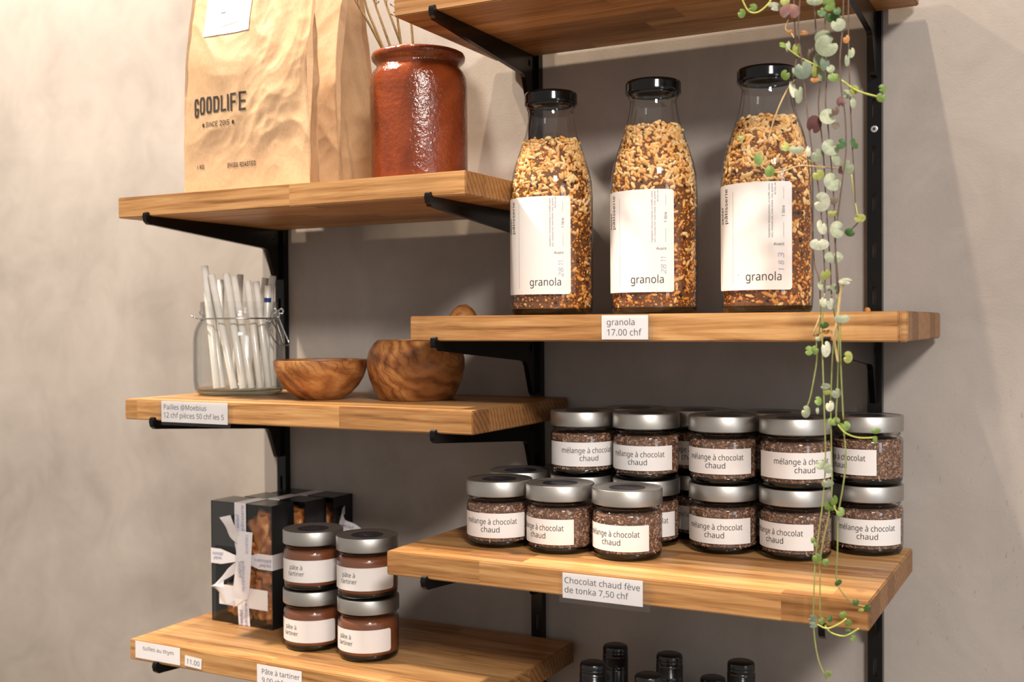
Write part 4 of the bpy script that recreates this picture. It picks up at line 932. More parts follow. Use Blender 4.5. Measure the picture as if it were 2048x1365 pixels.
choc_core_me = lathe('shaved_chocolate', [(0.0, 0.0068), (0.0345, 0.0068), (0.0362, 0.0085), (0.0362, 0.0480), (0.0325, 0.0500), (0.0, 0.0510)], 48, 0.6)
choc_flk_me = flakes(2600, 0.0368, 0.0085, 0.0490, 0.0021, 11)
spread_me = lathe('spread_filling', [(0.0, 0.0068), (0.0350, 0.0068), (0.0372, 0.0090), (0.0375, 0.0460), (0.0366, 0.0492), (0.0340, 0.0515), (0.0, 0.0520)], 64, 0.9)
LBW, LBH = 0.1030, 0.0284
choc_lab_me = wrap_label(LBW, LBH, JR + 0.00025)
spr_lab_me = wrap_label(LBW, LBH, JR + 0.00025, 0.0022)


def make_jar(kind):
    nm = 'chocolate_jar' if kind == 'choc' else 'spread_jar'
    t = thing(nm, 'jar', 'jar')
    obj('glass_body', jar_glass_me, JARGLASS, t)
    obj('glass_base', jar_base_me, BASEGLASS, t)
    l = obj('lid', lid_me, STEEL, t)
    st = obj('lid_sticker', stick_me, STICKER, l, loc=(0, 0, LZ1 - 0.0010))
    tag(st, 'dark round sticker with small lettering')
    if not hasattr(lid_text, 'me'):
        o = lid_text.build('lettering', lambda u, v: (u, v, 0.0), [PALEINK], l, loc=(0, 0, LZ1 - 0.00065))
        lid_text.me = o.data
    else:
        o = obj('lettering', lid_text.me, None, l, loc=(0, 0, LZ1 - 0.00065))
    if kind == 'choc':
        c = obj('shaved_chocolate', choc_core_me, CHOCCORE, t)
        f = obj('chocolate_shavings', choc_flk_me, CHOC, c)
        tag(f, None, kind='stuff')
        lab = obj('label', choc_lab_me, PAPER, t, loc=(0, 0, 0.0125))
        L = Lettering()
        L.add('mélange à chocolat', 0.0250 - LBW, 0.0158, width=0.0663, cap=0.0062)
        L.add('chaud', 0.0250 + 0.0340 - LBW, 0.0068, width=0.0225, cap=0.0062, align='c')
    else:
        obj('spread_filling', spread_me, SPREAD, t)
        lab = obj('label', spr_lab_me, PAPER, t, loc=(0, 0, 0.0125))
        L = Lettering()
        L.add('pâte à', 0.0395 - LBW, 0.0165, width=0.0195, cap=0.0055, align='c')
        L.add('tartiner', 0.0395 - LBW, 0.0085, width=0.0245, cap=0.0055, align='c')
    L.build('lettering', cyl_fn(JR + 0.00025, 0.00020), [INK], lab)
    index_kids(t)
    return t


def put_jar(proto, first, x, y, z, deg, label, group, lid_turn, dz=0.0):
    c = proto if first else copy_tree(proto)
    c.location = (x, y, z)
    tag(c, label, 'jar', group)
    for ch in c.children:
        b = ch.name.split('.')[0]
        if b == 'label':
            ch.rotation_euler = (0, 0, label_rot(x, y, deg))
            ch.location.z += dz
        elif b == 'lid':
            ch.rotation_euler = (0, 0, lid_turn)
        elif b == 'shaved_chocolate':
            ch.rotation_euler = (0, 0, lid_turn * 3.1)
    return c


EZ = SHELVES['E'][2]
HC = 'hot chocolate jar'
JARS = [
    (-0.6225, -0.1875, 0, 48.0, 'hot chocolate jar at the left end of the front row', 0.0),
    (-0.5432, -0.1880, 0, 22.7, 'hot chocolate jar in the middle of the front row of three', -0.001),
    (-0.4606, -0.1888, 0, 37.0, 'hot chocolate jar at the right end of the front row, nearest the edge', -0.0012),
    (-0.5500, -0.1085, 0, 60.0, 'bottom hot chocolate jar of the leftmost stack, mostly behind the front row', 0),
    (-0.5492, -0.1100, 1, 76.0, 'top hot chocolate jar of the leftmost stack', 0.0003),
    (-0.4682, -0.1090, 0, 57.0, 'bottom hot chocolate jar of the second stack from the left', 0),
    (-0.4680, -0.1092, 1, 49.4, 'top hot chocolate jar of the second stack from the left', -0.0005),
    (-0.3752, -0.1078, 0, 49.0, 'bottom hot chocolate jar of the middle stack', 0),
    (-0.3752, -0.1078, 1, 51.4, 'top hot chocolate jar of the middle stack', 0.0005),
    (-0.2935, -0.1078, 0, 29.0, 'bottom hot chocolate jar of the stack behind the vines', 0),
    (-0.2935, -0.1078, 1, 80.5, 'top hot chocolate jar of the stack behind the vines', 0),
    (-0.2275, -0.0455, 0, 65.0, 'bottom hot chocolate jar of the stack by the right upright', 0),
    (-0.2275, -0.0455, 1, 14.5, 'top hot chocolate jar of the stack by the right upright', 0),
    (-0.6360, -0.1065, 0, 40.0, 'hot chocolate jar behind the left end of the front row, only its lid showing', 0),
    (-0.5910, -0.0400, 0, 40.0, 'hot chocolate jar against the wall behind the leftmost stack, dark lid edge', 0),
    (-0.5085, -0.0402, 0, 60.0, 'bottom hot chocolate jar hidden in the back row, left', 0),
    (-0.5085, -0.0402, 1, 60.0, 'top hot chocolate jar in the back row between the first two stacks', 0),
    (-0.4275, -0.0402, 0, 77.0, 'bottom hot chocolate jar in the back row, label end showing between stacks', 0),
    (-0.4275, -0.0402, 1, 52.0, 'top hot chocolate jar in the back row between the second and middle stacks', 0),
    (-0.3345, -0.0402, 0, 52.0, 'bottom hot chocolate jar hidden in the back row, right', 0),
    (-0.3345, -0.0402, 1, 52.0, 'top hot chocolate jar in the back row behind the middle stack and vines', 0),
]
cj = make_jar('choc')
for i, (x, y, lv, deg, lab, dz) in enumerate(JARS):
    put_jar(cj, i == 0, x, y, EZ + lv * JP, deg, lab, 'hot chocolate jars', rnd.uniform(-0.8, 0.3), dz)

FZ = SHELVES['F'][2]
sj = make_jar('spread')
for i, (x, y, lv, deg, lab) in enumerate([
        (-0.9080, -0.1745, 0, 44.8, 'lower spread jar of the left stack beside the gift box'),
        (-0.9080, -0.1738, 1, 58.0, 'upper spread jar of the left stack beside the gift box'),
        (-0.8172, -0.1795, 0, 45.0, 'lower spread jar of the right stack, label turned left'),
        (-0.8185, -0.1790, 1, 56.0, 'upper spread jar of the right stack, partly behind the shelf corner')]):
    put_jar(sj, i == 0, x, y, FZ + lv * JP, deg, lab, 'hazelnut spread jars', rnd.uniform(-0.6, 0.3))


# ------------------------------------------------------------------ granola bottles
BPROF = [(0.0, 0.0025), (0.0380, 0.0020), (0.0440, 0.0008), (0.0470, 0.0028), (0.0484, 0.0080), (0.0491, 0.020), (0.0493, 0.060), (0.0494, 0.110), (0.0493, 0.140), (0.0480, 0.1584), (0.0452, 0.1719), (0.0412, 0.1854),
         (0.0357, 0.2011), (0.0310, 0.2146), (0.0276, 0.2303), (0.0264, 0.2400), (0.0262, 0.2440), (0.0280, 0.2462), (0.0292, 0.2490), (0.0290, 0.2540), (0.0278, 0.2560)]


def brad(z):
    for (r0, z0), (r1, z1) in zip(BPROF[4:], BPROF[5:]):
        if z0 <= z <= z1:
            return r0 + (r1 - r0) * (z - z0) / (z1 - z0)
    return 0.046


def grain_mesh(fill, seed, n=6400):
    r = random.Random(seed)
    ico = bmesh.new()
    bmesh.ops.create_icosphere(ico, subdivisions=1, radius=1.0)
    tv = [v.co.copy() for v in ico.verts]
    tf = [tuple(v.index for v in f.verts) for f in ico.faces]
    ico.free()
    oc = bmesh.new()
    bmesh.ops.create_icosphere(oc, subdivisions=2, radius=1.0)
    ov = [v.co.copy() for v in oc.verts]
    of = [tuple(v.index for v in f.verts) for f in oc.faces]
    oc.free()
    V, F, T = [], [], []
    zlo = 0.006
    for i in range(n):
        topg = r.random() < 0.07
        a = r.uniform(0, 2 * PI)
        if topg:
            rad = (brad(fill) - 0.003) * math.sqrt(r.random())
            p = Vector((rad * math.cos(a), rad * math.sin(a), fill + r.uniform(-0.002, 0.004) + 0.003 * mnoise.noise(Vector((a * 2, seed, 0)))))
            z = fill
        else:
            z = zlo + (fill - zlo) * r.random()
            rad = brad(z) - 0.0030 - r.uniform(0, 0.0022)
            p = Vector((rad * math.cos(a), rad * math.sin(a), z + 0.0015 * mnoise.noise(Vector((a * 3, z * 40, seed)))))
        rel = z / fill
        cl = mnoise.noise(Vector((math.cos(a) * 1.5, math.sin(a) * 1.5, z * 26 + seed * 3.7)))
        pr = 0.10 + 0.75 * max(0, (rel - 0.45) / 0.55) + 0.38 * cl
        k = len(V)
        if r.random() < pr * 0.62 or (topg and r.random() < 0.35):        # puffed rice
            L = r.uniform(0.0038, 0.0058); S = r.uniform(0.0017, 0.0024); B = S * r.uniform(0.85, 1.1)
            tone = r.uniform(0.62, 1.0) - 0.15 * (rel < 0.3)
            vv, ff = ov, of
        elif r.random() < 0.022 + (0.05 if topg else 0):                                            # dark chocolate bit
            L = r.uniform(0.003, 0.0055); S = L * r.uniform(0.6, 0.9); B = 0.0016
            tone = r.uniform(0, 0.1)
            vv, ff = tv, tf
        else:                                                               # oat flakes and crumbs
            L = r.uniform(0.0012, 0.0026); S = L * r.uniform(0.6, 0.95); B = S * r.uniform(0.35, 0.8)
            tone = min(max(r.gauss(0.40, 0.17) - 0.08 * cl, 0.1), 0.85)
            vv, ff = tv, tf
        if not topg:
            rm = brad(z) - 0.0008 - max(B, S) - L * 0.18
            if rad > rm:
                p.x *= rm / rad; p.y *= rm / rad
        nrm = Vector((math.cos(a), math.sin(a), 0)) if not topg else Vector((0, 0, 1))
        nrm = (nrm + Vector((r.gauss(0, 0.3), r.gauss(0, 0.3), r.gauss(0, 0.3)))).normalized()
        t = nrm.orthogonal().normalized(); t.rotate(Matrix.Rotation(r.uniform(0, 6.28), 3, nrm)); b = nrm.cross(t)
        bend = r.uniform(-0.25, 0.25)
        for c in vv:
            V.append(p + t * (c.x * L) + b * (c.y * S + bend * S * (c.x * c.x - 0.4)) + nrm * (c.z * B))
        F += [tuple(k + q for q in f) for f in ff]
        T += [tone] * len(vv)
    me = mesh('granola', V, F, True)
    at = me.attributes.new('tone', 'FLOAT', 'POINT')
    at.data.foreach_set('value', T)
    return me


def core_mesh(fill):
    P = [(0.0, 0.0045), (0.0440, 0.0045), (0.0458, 0.008)]
    z = 0.012
    while z < fill - 0.003:
        P.append((brad(z) - 0.0038, z)); z += 0.008
    P += [(brad(fill) - 0.006, fill - 0.002), (0.0, fill - 0.001)]
    return lathe('granola_core', P, 48, 0.8)


bottle_me = lathe('glass_body', BPROF[4:], 96, 1.2)
bbase_me = lathe('glass_base', [(0.0, 0.0018), (0.0380, 0.0014), (0.0415, 0.0), (0.0440, 0.0004), (0.0470, 0.0028), (0.0484, 0.0080), (0.0455, 0.0062), (0.0, 0.0045)], 96, 0.9)
blid_me = lathe('lid', [(0.0290, 0.2512), (0.0306, 0.2504), (0.0314, 0.2508), (0.0317, 0.2524), (0.0314, 0.2540), (0.0315, 0.2610), (0.0312, 0.2632), (0.0302, 0.2645), (0.0284, 0.2650), (0.0262, 0.2646), (0.0250, 0.2638), (0.0, 0.2638)], 72, 0.7)
GLW, GLH = 0.0960, 0.1130
gl_lab_me = wrap_label(GLW, GLH, 0.0497, 0.0020)


def granola_label_text(hand):
    L = Lettering()
    o = -GLW
    L.add('granola', o + 0.0468, 0.0098, width=0.0372, cap=0.0086)
    L.add('Avant', o + 0.0872, 0.0462, width=0.0113, cap=0.0031, align='r')
    L.add('1 litre', o + 0.0878, 0.0764, width=0.0113, cap=0.0031, rot=PI / 2)
    L.line(o + 0.0865, 0.1069, o + 0.0865, 0.0950)
    L.line(o + 0.0865, 0.0703, o + 0.0865, 0.0546)
    L.line(o + 0.0303, 0.1047, o + 0.0303, 0.0063)
    for i, s in enumerate(("Ingrédients: Flocons d'avoine, riz soufflé, raisins", "secs, chocolat noir, huile d'olive, miel, graines", "de chia, sel")):
        L.add(s, o + 0.0722 + i * 0.0031, 0.0546 if i < 2 else 0.0990, cap=0.00165, rot=PI / 2, width=0.0562 if i < 2 else 0.0125, mat=1)
    L.add('sedef', o + 0.0122, 0.0715, width=0.0188, cap=0.0056, rot=PI / 2)
    L.add('pâtisserie', o + 0.0212, 0.0715, width=0.0372, cap=0.0056, rot=PI / 2)
    L.line(o + 0.0090, 0.0480, o + 0.0090, 0.0070, 0.0003, 1)
    L.add(hand[0], o + 0.0868, 0.0200, width=0.0105, cap=0.0058, rot=PI / 2, mat=2, shear=0.15)
    L.add(hand[1], o + 0.0868, 0.0335, width=0.0050, cap=0.0062, rot=PI / 2, mat=2, shear=0.1)
    return L


CZ = SHELVES['C'][2]
for i, (x, y, sc, fill, deg, hand, lab, seed) in enumerate([
        (-0.5750, -0.1400, 1.0, 0.2030, 26.0, ('28', '11'), 'granola bottle at the left end, filled lowest of the three', 1),
        (-0.4458, -0.1400, 1.0, 0.2090, 26.0, ('28', '11'), 'granola bottle in the middle of the three, above the price tag', 2),
        (-0.3160, -0.1400, 1.0, 0.2065, 31.0, ('1 8', '3'), 'granola bottle at the right end, partly behind the hanging vines', 3)]):
    t = thing('granola_bottle', lab, 'bottle', (x, y, CZ), group='granola bottles')
    obj('glass_body', bottle_me, GLASS, t)
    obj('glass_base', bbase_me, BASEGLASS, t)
    tag(obj('lid', blid_me, BLACKLID, t), 'glossy black twist-off lid')
    c = obj('granola_filling', core_mesh(fill), GRANCORE, t)
    g = obj('granola_grains', grain_mesh(fill, seed), GRANOLA, c)
    tag(g, None, kind='stuff')
    lab_o = obj('label', gl_lab_me, PAPER, t, loc=(0, 0, 0.0245), rot=(0, 0, label_rot(x, y, deg)))
    granola_label_text(hand).build('lettering', cyl_fn(0.0497, 0.0002), [INK, GREYINK, PENINK], lab_o)

cr = lathe('granola_crumb', [(0.0, 0.0), (0.0030, 0.0008), (0.0038, 0.003), (0.0026, 0.0058), (0.0, 0.0066)], 9, 1.5)
tag(obj('granola_crumb', cr, simple('crumb', lin(196, 132, 70), 0.7, bump=0.5), loc=(-0.2255, -0.055, CZ)), 'small tan crumb lying on the granola shelf by the right upright', 'crumb')


# ------------------------------------------------------------------ olive wood bowls
DZ = SHELVES['D'][2]
sb = lathe('wooden_bowl', [(0.0, 0.0), (0.0250, 0.0), (0.0300, 0.0015), (0.0400, 0.0080), (0.0490, 0.0175), (0.0560, 0.0290), (0.0598, 0.0400), (0.0612, 0.0490), (0.0610, 0.0510), (0.0596, 0.0518), (0.0570, 0.0512), (0.0555, 0.0420), (0.0490, 0.0250),
                           (0.0340, 0.0100), (0.0, 0.0080)], 72, 0.9)
tag(obj('wooden_bowl', sb, OLIVE, loc=(-0.9000, -0.165, DZ)), 'shallow swirly olive wood bowl between the straw jar and the mortar', 'bowl')
mt = thing('wooden_mortar', 'round-bellied olive wood mortar standing under the granola shelf corner', 'mortar', (-0.7790, -0.1230, DZ))
mm = lathe('mortar_bowl', [(0.0, 0.0), (0.0440, 0.0), (0.0475, 0.0012), (0.0530, 0.0100), (0.0600, 0.0270), (0.0632, 0.0420), (0.0630, 0.0530), (0.0600, 0.0640), (0.0540, 0.0730), (0.0492, 0.0772), (0.0480, 0.0772), (0.0476, 0.0740), (0.0500, 0.0500),
                          (0.0440, 0.0250), (0.0250, 0.0140), (0.0, 0.0130)], 80, 0.9)
obj('mortar_bowl', mm, OLIVE, mt)
pp = [(0.0, -0.002), (0.012, 0.0), (0.0145, 0.006), (0.0130, 0.020), (0.0105, 0.050), (0.0095, 0.085), (0.0110, 0.105), (0.0150, 0.118), (0.0168, 0.128), (0.0158, 0.138), (0.0110, 0.1450), (0.0, 0.1475)]
pm = lathe('wooden_pestle', pp, 32, 1.2)
pe = obj('wooden_pestle', pm, OLIVE)
p0 = Vector((-0.7950, -0.1480, DZ + 0.0200)); p1 = Vector((-0.7385, -0.0600, 0.0140))
pe.location = p0
pe.rotation_euler = (p1 - p0).to_track_quat('Z', 'Y').to_euler()
tag(pe, 'olive wood pestle leaning in the mortar, knob showing above the granola shelf', 'pestle')


# ------------------------------------------------------------------ jar of straws
SJ = Vector((-1.0740, -0.1240, DZ))
t = thing('clip_jar', 'open round glass jar with a wire clasp, full of white straws', 'jar', SJ)
cjar = lathe('glass_body', [(0.0580, 0.0030), (0.0618, 0.0100), (0.0632, 0.0200), (0.0635, 0.0500), (0.0632, 0.0780), (0.0615, 0.0890), (0.0570, 0.1000), (0.0520, 0.1060), (0.0508, 0.1090), (0.0515, 0.1110), (0.0545, 0.1135), (0.0550, 0.1160), (0.0530, 0.1190),
                           (0.0530, 0.1290), (0.0522, 0.1305), (0.0505, 0.1305), (0.0498, 0.1280), (0.0495, 0.1100), (0.0590, 0.0930), (0.0612, 0.0800), (0.0615, 0.0200), (0.0590, 0.0100), (0.0, 0.0065)], 80, 1.0)
obj('glass_body', cjar, GLASS, t)
obj('glass_base', lathe('glass_base', [(0.0, 0.0010), (0.0480, 0.0005), (0.0530, 0.0), (0.0590, 0.0035), (0.0612, 0.0090), (0.0560, 0.0060), (0.0, 0.0060)], 80, 0.9), m_glass('straw_jar_base', (0.72, 0.75, 0.70), (0.3, 0.33, 0.3)), t)
ring = [(0.0552 * math.cos(2 * PI * k / 48), 0.0552 * math.sin(2 * PI * k / 48), 0.1069) for k in range(48)]
wr = obj('wire_ring', tube('wire_ring', ring, 0.0011, 8, True), WIRE, t)
camdir = (Vector((0, -1.3408, 0)) - SJ); camdir.z = 0; camdir.normalize()      # towards the camera
side = Vector((-camdir.y, camdir.x, 0))                                           # to the right as the camera sees it
if side.x < 0:
    side = -side


def sj(u, d, h):
    """u to the right, d towards the camera, h up; jar-centred"""
    return side * u + camdir * d + Vector((0, 0, h))


def px_sj(x, y, d=0.0):
    return sj((x - 480) / 1415, d, (786 - y) / 1415)


obj('wire_pin', tube('wire_pin', [sj(-0.0550, 0.0, 0.1069), sj(-0.0660, 0.0, 0.1112)], 0.0010, 8), WIRE, wr)
V, F = [], []
for dx, d in ((0, 0.020), (14, -0.004)):
    lo = [px_sj(x + dx, y, d) for x, y in ((537, 640), (541, 630), (544, 620), (549, 615), (553, 619), (551, 625), (546, 624))]
    tube_geo(spline(lo, 4), 0.0012, 7, V, F)
obj('clasp_hook', mesh('clasp_hook', V, F, True), WIRE, wr)
V, F = [], []
for dx, d in ((0, 0.020), (14, -0.004)):
    lo = [px_sj(x, y, d) for x, y in ((546 + dx * .9, 622), (545 + dx, 632), (540 + dx, 641), (536 + dx, 640))]
    tube_geo(spline(lo, 4), 0.0011, 7, V, F)
lo = [px_sj(x, y, d) for x, y, d in ((532, 638, .02), (536, 655, .019), (546, 676, .016), (556, 688, .012), (566, 689, .006), (577, 688, 0), (577, 682, -.003), (568, 660, -.004), (558, 634, -.004), (553, 633, -.004), (556, 650, 0), (566, 684, .004), (564, 694, .008), (560, 690, .01), (557, 668, .012), (541, 636, .02), (532, 638, .02))]
tube_geo(spline(lo, 4), 0.0011, 7, V, F)
obj('clasp_lever', mesh('clasp_lever', V, F, True), WIRE, wr)

STRAWS = [  # top px, bottom px, depth at top, depth at bottom, blue mark height fraction
    (406, 531, 436, 782, 0.010, 0.022, 0), (419, 549, 446, 783, -0.004, 0.016, 0), (428, 549, 469, 782, 0.020, 0.040, 0), (445, 557, 440, 781, -0.030, 0.012, 0),
    (456, 547, 486, 784, 0.024, 0.044, 0), (471, 552, 502, 784, 0.022, 0.042, 0), (483, 545, 470, 778, -0.034, -0.020, 0), (497, 561, 519, 782, 0.026, 0.038, 0), (513, 562, 536, 780, 0.018, 0.022, 0),
    (533, 552, 505, 778, -0.026, -0.030, 0), (547, 549, 520, 776, -0.006, -0.012, 0), (537, 569, 530, 778, 0.008, -0.004, 1), (557, 568, 544, 776, -0.010, -0.020, 0),
]
STRAWS.sort(key=lambda s: s[0])
ORD = ['first', 'second', 'third', 'fourth', 'fifth', 'sixth', 'seventh', 'eighth', 'ninth', 'tenth', 'eleventh', 'twelfth', 'thirteenth']
for i, (tx, ty, bx, by, td, bd, mark) in enumerate(STRAWS):
    a = px_sj(bx, by, bd); a.z = 0.0085 + 0.0015; b = px_sj(tx, ty, td)
    R_ = 0.0049
    q = math.hypot(a.x, a.y)
    if q > 0.053:
        a.x *= 0.053 / q; a.y *= 0.053 / q
    # keep inside the neck at rim height
    for _ in range(12):
        f_ = (0.124 - a.z) / (b.z - a.z)
        m_ = a.lerp(b, f_); q = math.hypot(m_.x, m_.y)
        if q > 0.0430:
            k_ = 0.0430 / q; b.x += m_.x * (k_ - 1) / f_; b.y += m_.y * (k_ - 1) / f_
    mid = a.lerp(b, 0.5)
    d = (b - a)
    L_ = d.length
    n = 18
    V, F = [], []
    prof = [(R_, 0), (R_, L_), (R_ - 0.0004, L_ + 0.0005), (R_ - 0.0014, L_ + 0.0004), (R_ - 0.0018, L_ - 0.001), (R_ - 0.0018, 0.001), (R_ - 0.001, 0)]
    me = lathe('straw', prof, n, 1.3)
    lab = 'white glazed straw, %s from the left by its top end in the clip jar' % ORD[i]
    o = obj('straw', me, CERAMIC, loc=SJ + a, rot=d.to_track_quat('Z', 'Y').to_euler())
    if mark:
        lab = 'short white straw with a blue glaze spot, right side of the clip jar'
        bmk = lathe('blue_spot', [(R_ + 0.00012, 0.0), (R_ + 0.0002, 0.002), (R_ + 0.0002, 0.0045), (R_ + 0.00012, 0.0065)], n, 1.3)
        obj('blue_spot', bmk, COBALT, o, loc=(0, 0, L_ - 0.0235))
    tag(o, lab, 'straw', 'white straws in the clip jar')


# ------------------------------------------------------------------ kraft coffee bags
AZ = SHELVES['A'][2]


def bag_mesh(W, D, H, seed, wtop, bulge, lean, tuck=0.0):
    """pillowy paper bag: base at z=0, front at y=-D, x from 0 to W"""
    nu, nv = 330, 190
    V, F = [], []
    # ring outline param: rounded rectangle, front first
    def ring(s, v):
        # s in 0..1 around: front (0-.36) right (.36-.5) back (.5-.86) left (.86-1)
        h = v * H
        e = math.sin(min(v * 1.15, 1) * PI)
        w = W + (wtop - W) * v ** 1.4
        cx = W / 2
        dd = D * (1 - 0.82 * max(0, (v - 0.48) / 0.52) ** 1.3)
        cy = -D / 2 + lean * v
        c = 0.010 * (0.4 + e)
        if s < 0.36:
            u = s / 0.36; x = cx - w / 2 + w * u; y = cy - dd / 2 - bulge * e * math.sin(u * PI) ** 0.6
        elif s < 0.5:
            u = (s - 0.36) / 0.14; x = cx + w / 2 - tuck * u - 0.010 * math.sin(u * PI) * (0.3 + v); y = cy - dd / 2 + dd * u
        elif s < 0.86:
            u = (s - 0.5) / 0.36; x = cx + w / 2 - tuck + (tuck - w) * u; y = cy + dd / 2 + bulge * 0.4 * e * math.sin(u * PI)
        else:
            u = (s - 0.86) / 0.14; x = cx - w / 2 + 0.016 * math.sin(u * PI) * (0.3 + v) - 0.006 * math.sin(u * PI / 2); y = cy + dd / 2 - dd * u
        p = Vector((x, y, h))
        # folded paper: flat facets meeting in sharp creases
        q = Vector((x * 7.5, h * 6.0, seed * 5 + y * 4))
        wq = q + Vector((0.5 * mnoise.noise(q * 0.8 + Vector((3, 1, seed))), 0.5 * mnoise.noise(q * 0.8), 0))
        r1 = abs(mnoise.noise(wq))
        r2 = abs(mnoise.noise(wq * 2.4 + Vector((7, 3, 1))))
        r3 = abs(mnoise.noise(wq * 5.5 + Vector((2, 9, 4))))
        amp = min(v * 5 + 0.1, 1) * (0.50 + 0.50 * max(min(max((x - 0.07) / 0.06, 0), 1), min(max((v - 0.36) / 0.25, 0), 1)))
        dsp = -amp * (0.0150 * r1 + 0.0058 * r2 + 0.0016 * r3)
        if s < 0.36 or 0.5 <= s < 0.86:
            p.y += (-1 if s < 0.36 else 1) * dsp
        else:
            p.x += (1 if s < 0.5 else -1) * dsp * 0.8
        return p
    ss = []
    for k in range(nu):
        ss.append(k / nu)
    for j in range(nv + 1):
        for s in ss:
            V.append(ring(s, j / nv))
    for j in range(nv):
        for k in range(nu):
            k2 = (k + 1) % nu
            F.append((j * nu + k, j * nu + k2, (j + 1) * nu + k2, (j + 1) * nu + k))
    F.append(tuple(reversed(range(nu))))
    F.append(tuple(nv * nu + k for k in range(nu)))
    me = mesh('paper_body', V, F, True)
    me.set_sharp_from_angle(angle=0.55)

    def front(u, v, off):
        p = ring(min(max(u / W, 0), 1) * 0.36, v / H)
        return (p.x, p.y - off, p.z)
    return me, front


BW, BD, BH = 0.203, 0.080, 0.345
bx, by = -1.0540, -0.1660
bag = thing('coffee_bag', 'large kraft paper coffee bag printed GOODLIFE at the front of the shelf', 'paper bag', (bx, by, AZ), group='kraft coffee bags')
bme, bfront = bag_mesh(BW, BD, BH, 1, 0.206, 0.005, 0.004, 0.046)
bb = obj('paper_body', bme, KRAFT, bag)
L = Lettering()
GX = [(280, 405), (435, 575), (610, 750), (790, 945), (985, 1130), (1150, 1208), (1240, 1390), (1450, 1620)]
for i, ch in enumerate('GOODLIFE'):
    u = 0.0148 + (GX[i][0] - 280) * 6.62e-5
    v = [0.1002, 0.1028, 0.1036, 0.1040, 0.1040, 0.1036, 0.1030, 0.1022][i]
    c = [0.0240, 0.0228, 0.0216, 0.0206, 0.0206, 0.0214, 0.0226, 0.0240][i]
    L.stroke(ch, u, v, (GX[i][1] - GX[i][0]) * 6.62e-5, c, 0.0029)
fb = lambda u, v: bfront(u, v, 0.0006)
L.build('lettering', fb, [KRAFTINK], bb)
L = Lettering()
L.strokes('SINCE 2015', 0.0362, 0.0858, 0.0400, 0.0068, 0.00085)
L.disc(0.0318, 0.0888, 0.0018, 0.0026); L.disc(0.0822, 0.0888, 0.0018, 0.0028)
L.build('lettering', fb, [KRAFTINK], bb)
L = Lettering()
L.strokes('SWISS ROASTED', 0.0705, 0.0315, 0.0460, 0.0060, 0.00080)
L.build('lettering', fb, [KRAFTINK], bb)
L = Lettering()
L.strokes('1 KG', 0.0185, 0.0330, 0.0115, 0.0054, 0.00080)
fb = lambda u, v: bfront(u, v, 0.0006)
L.build('lettering', fb, [KRAFTINK], bb)
# white sticker near the top, slightly turned
lv = []
n = 28
lf = []
for i in range(n + 1):
    for j in range(n + 1):
        a, b_ = i / n, j / n
        u = 0.026 + 0.074 * a - 0.010 * b_ * 0.2; v = 0.2050 + 0.075 * b_ + 0.0015 * a
        lv.append(bfront(u, v, 0.0010))
for i in range(n):
    for j in range(n):
        lf.append((i * (n + 1) + j, (i + 1) * (n + 1) + j, (i + 1) * (n + 1) + j + 1, i * (n + 1) + j + 1))
lb = obj('label', mesh('label', lv, lf, True), PAPER, bag)
L = Lettering()
L.line(0.050, 0.2350, 0.058, 0.2354, 0.0012); L.line(0.064, 0.2352, 0.087, 0.2385, 0.0005); L.line(0.048, 0.2150, 0.082, 0.2200, 0.0007); L.line(0.050, 0.2450, 0.070, 0.2480, 0.0004); L.line(0.072, 0.2520, 0.078, 0.2524, 0.0010)
L.build('lettering', lambda u, v: bfront(u, v, 0.0015), [GREYINK], lb)

bag2 = thing('coffee_bag', 'plain kraft paper coffee bag standing behind the printed one', 'paper bag', (-1.0780, -0.0400, AZ), group='kraft coffee bags')
bme2, _ = bag_mesh(0.182, 0.085, 0.345, 5, 0.180, 0.004, 0.0)
obj('paper_body', bme2, KRAFT, bag2)


# ------------------------------------------------------------------ red-brown pot with dried stems
pot = lathe('clay_pot', [(0.0, 0.0), (0.0560, 0.0), (0.0600, 0.0030), (0.0610, 0.0100), (0.0612, 0.0700), (0.0611, 0.1260), (0.0602, 0.1370), (0.0570, 0.1450), (0.0535, 0.1490), (0.0522, 0.1525), (0.0530, 0.1555), (0.0560, 0.1580), (0.0582, 0.1605), (0.0590, 0.1640),
                         (0.0578, 0.1675), (0.0550, 0.1690), (0.0520, 0.1680), (0.0500, 0.1620), (0.0495, 0.1500), (0.0560, 0.1380), (0.0570, 0.0200), (0.0, 0.0120)], 96, 0.9)
PX, PY = -0.7545, -0.1500
tag(obj('clay_pot', pot, TERRA, loc=(PX, PY, AZ)), 'glossy red-brown glazed pot holding dried stems', 'pot')
STEMS = [((-0.8049, -0.3529), (-0.847, 0.4212), (-0.875, 0.470)), ((-0.8010, 0.35), (-0.8274, 0.4184), (-0.845, 0.465)), ((-0.797, 0.35), (-0.822, 0.41), (-0.826, 0.46)),
         ((-0.7820, 0.35), (-0.8081, 0.4157), (-0.823, 0.465)), ((-0.7740, 0.35), (-0.7790, 0.39), (-0.784, 0.46)), ((-0.771, 0.35), (-0.7745, 0.40), (-0.773, 0.46))]
st = thing('dried_stem_bunch', 'bunch of dry yellow-brown flower stems standing in the red-brown pot', 'dried stems', (PX, PY, AZ + 0.013))
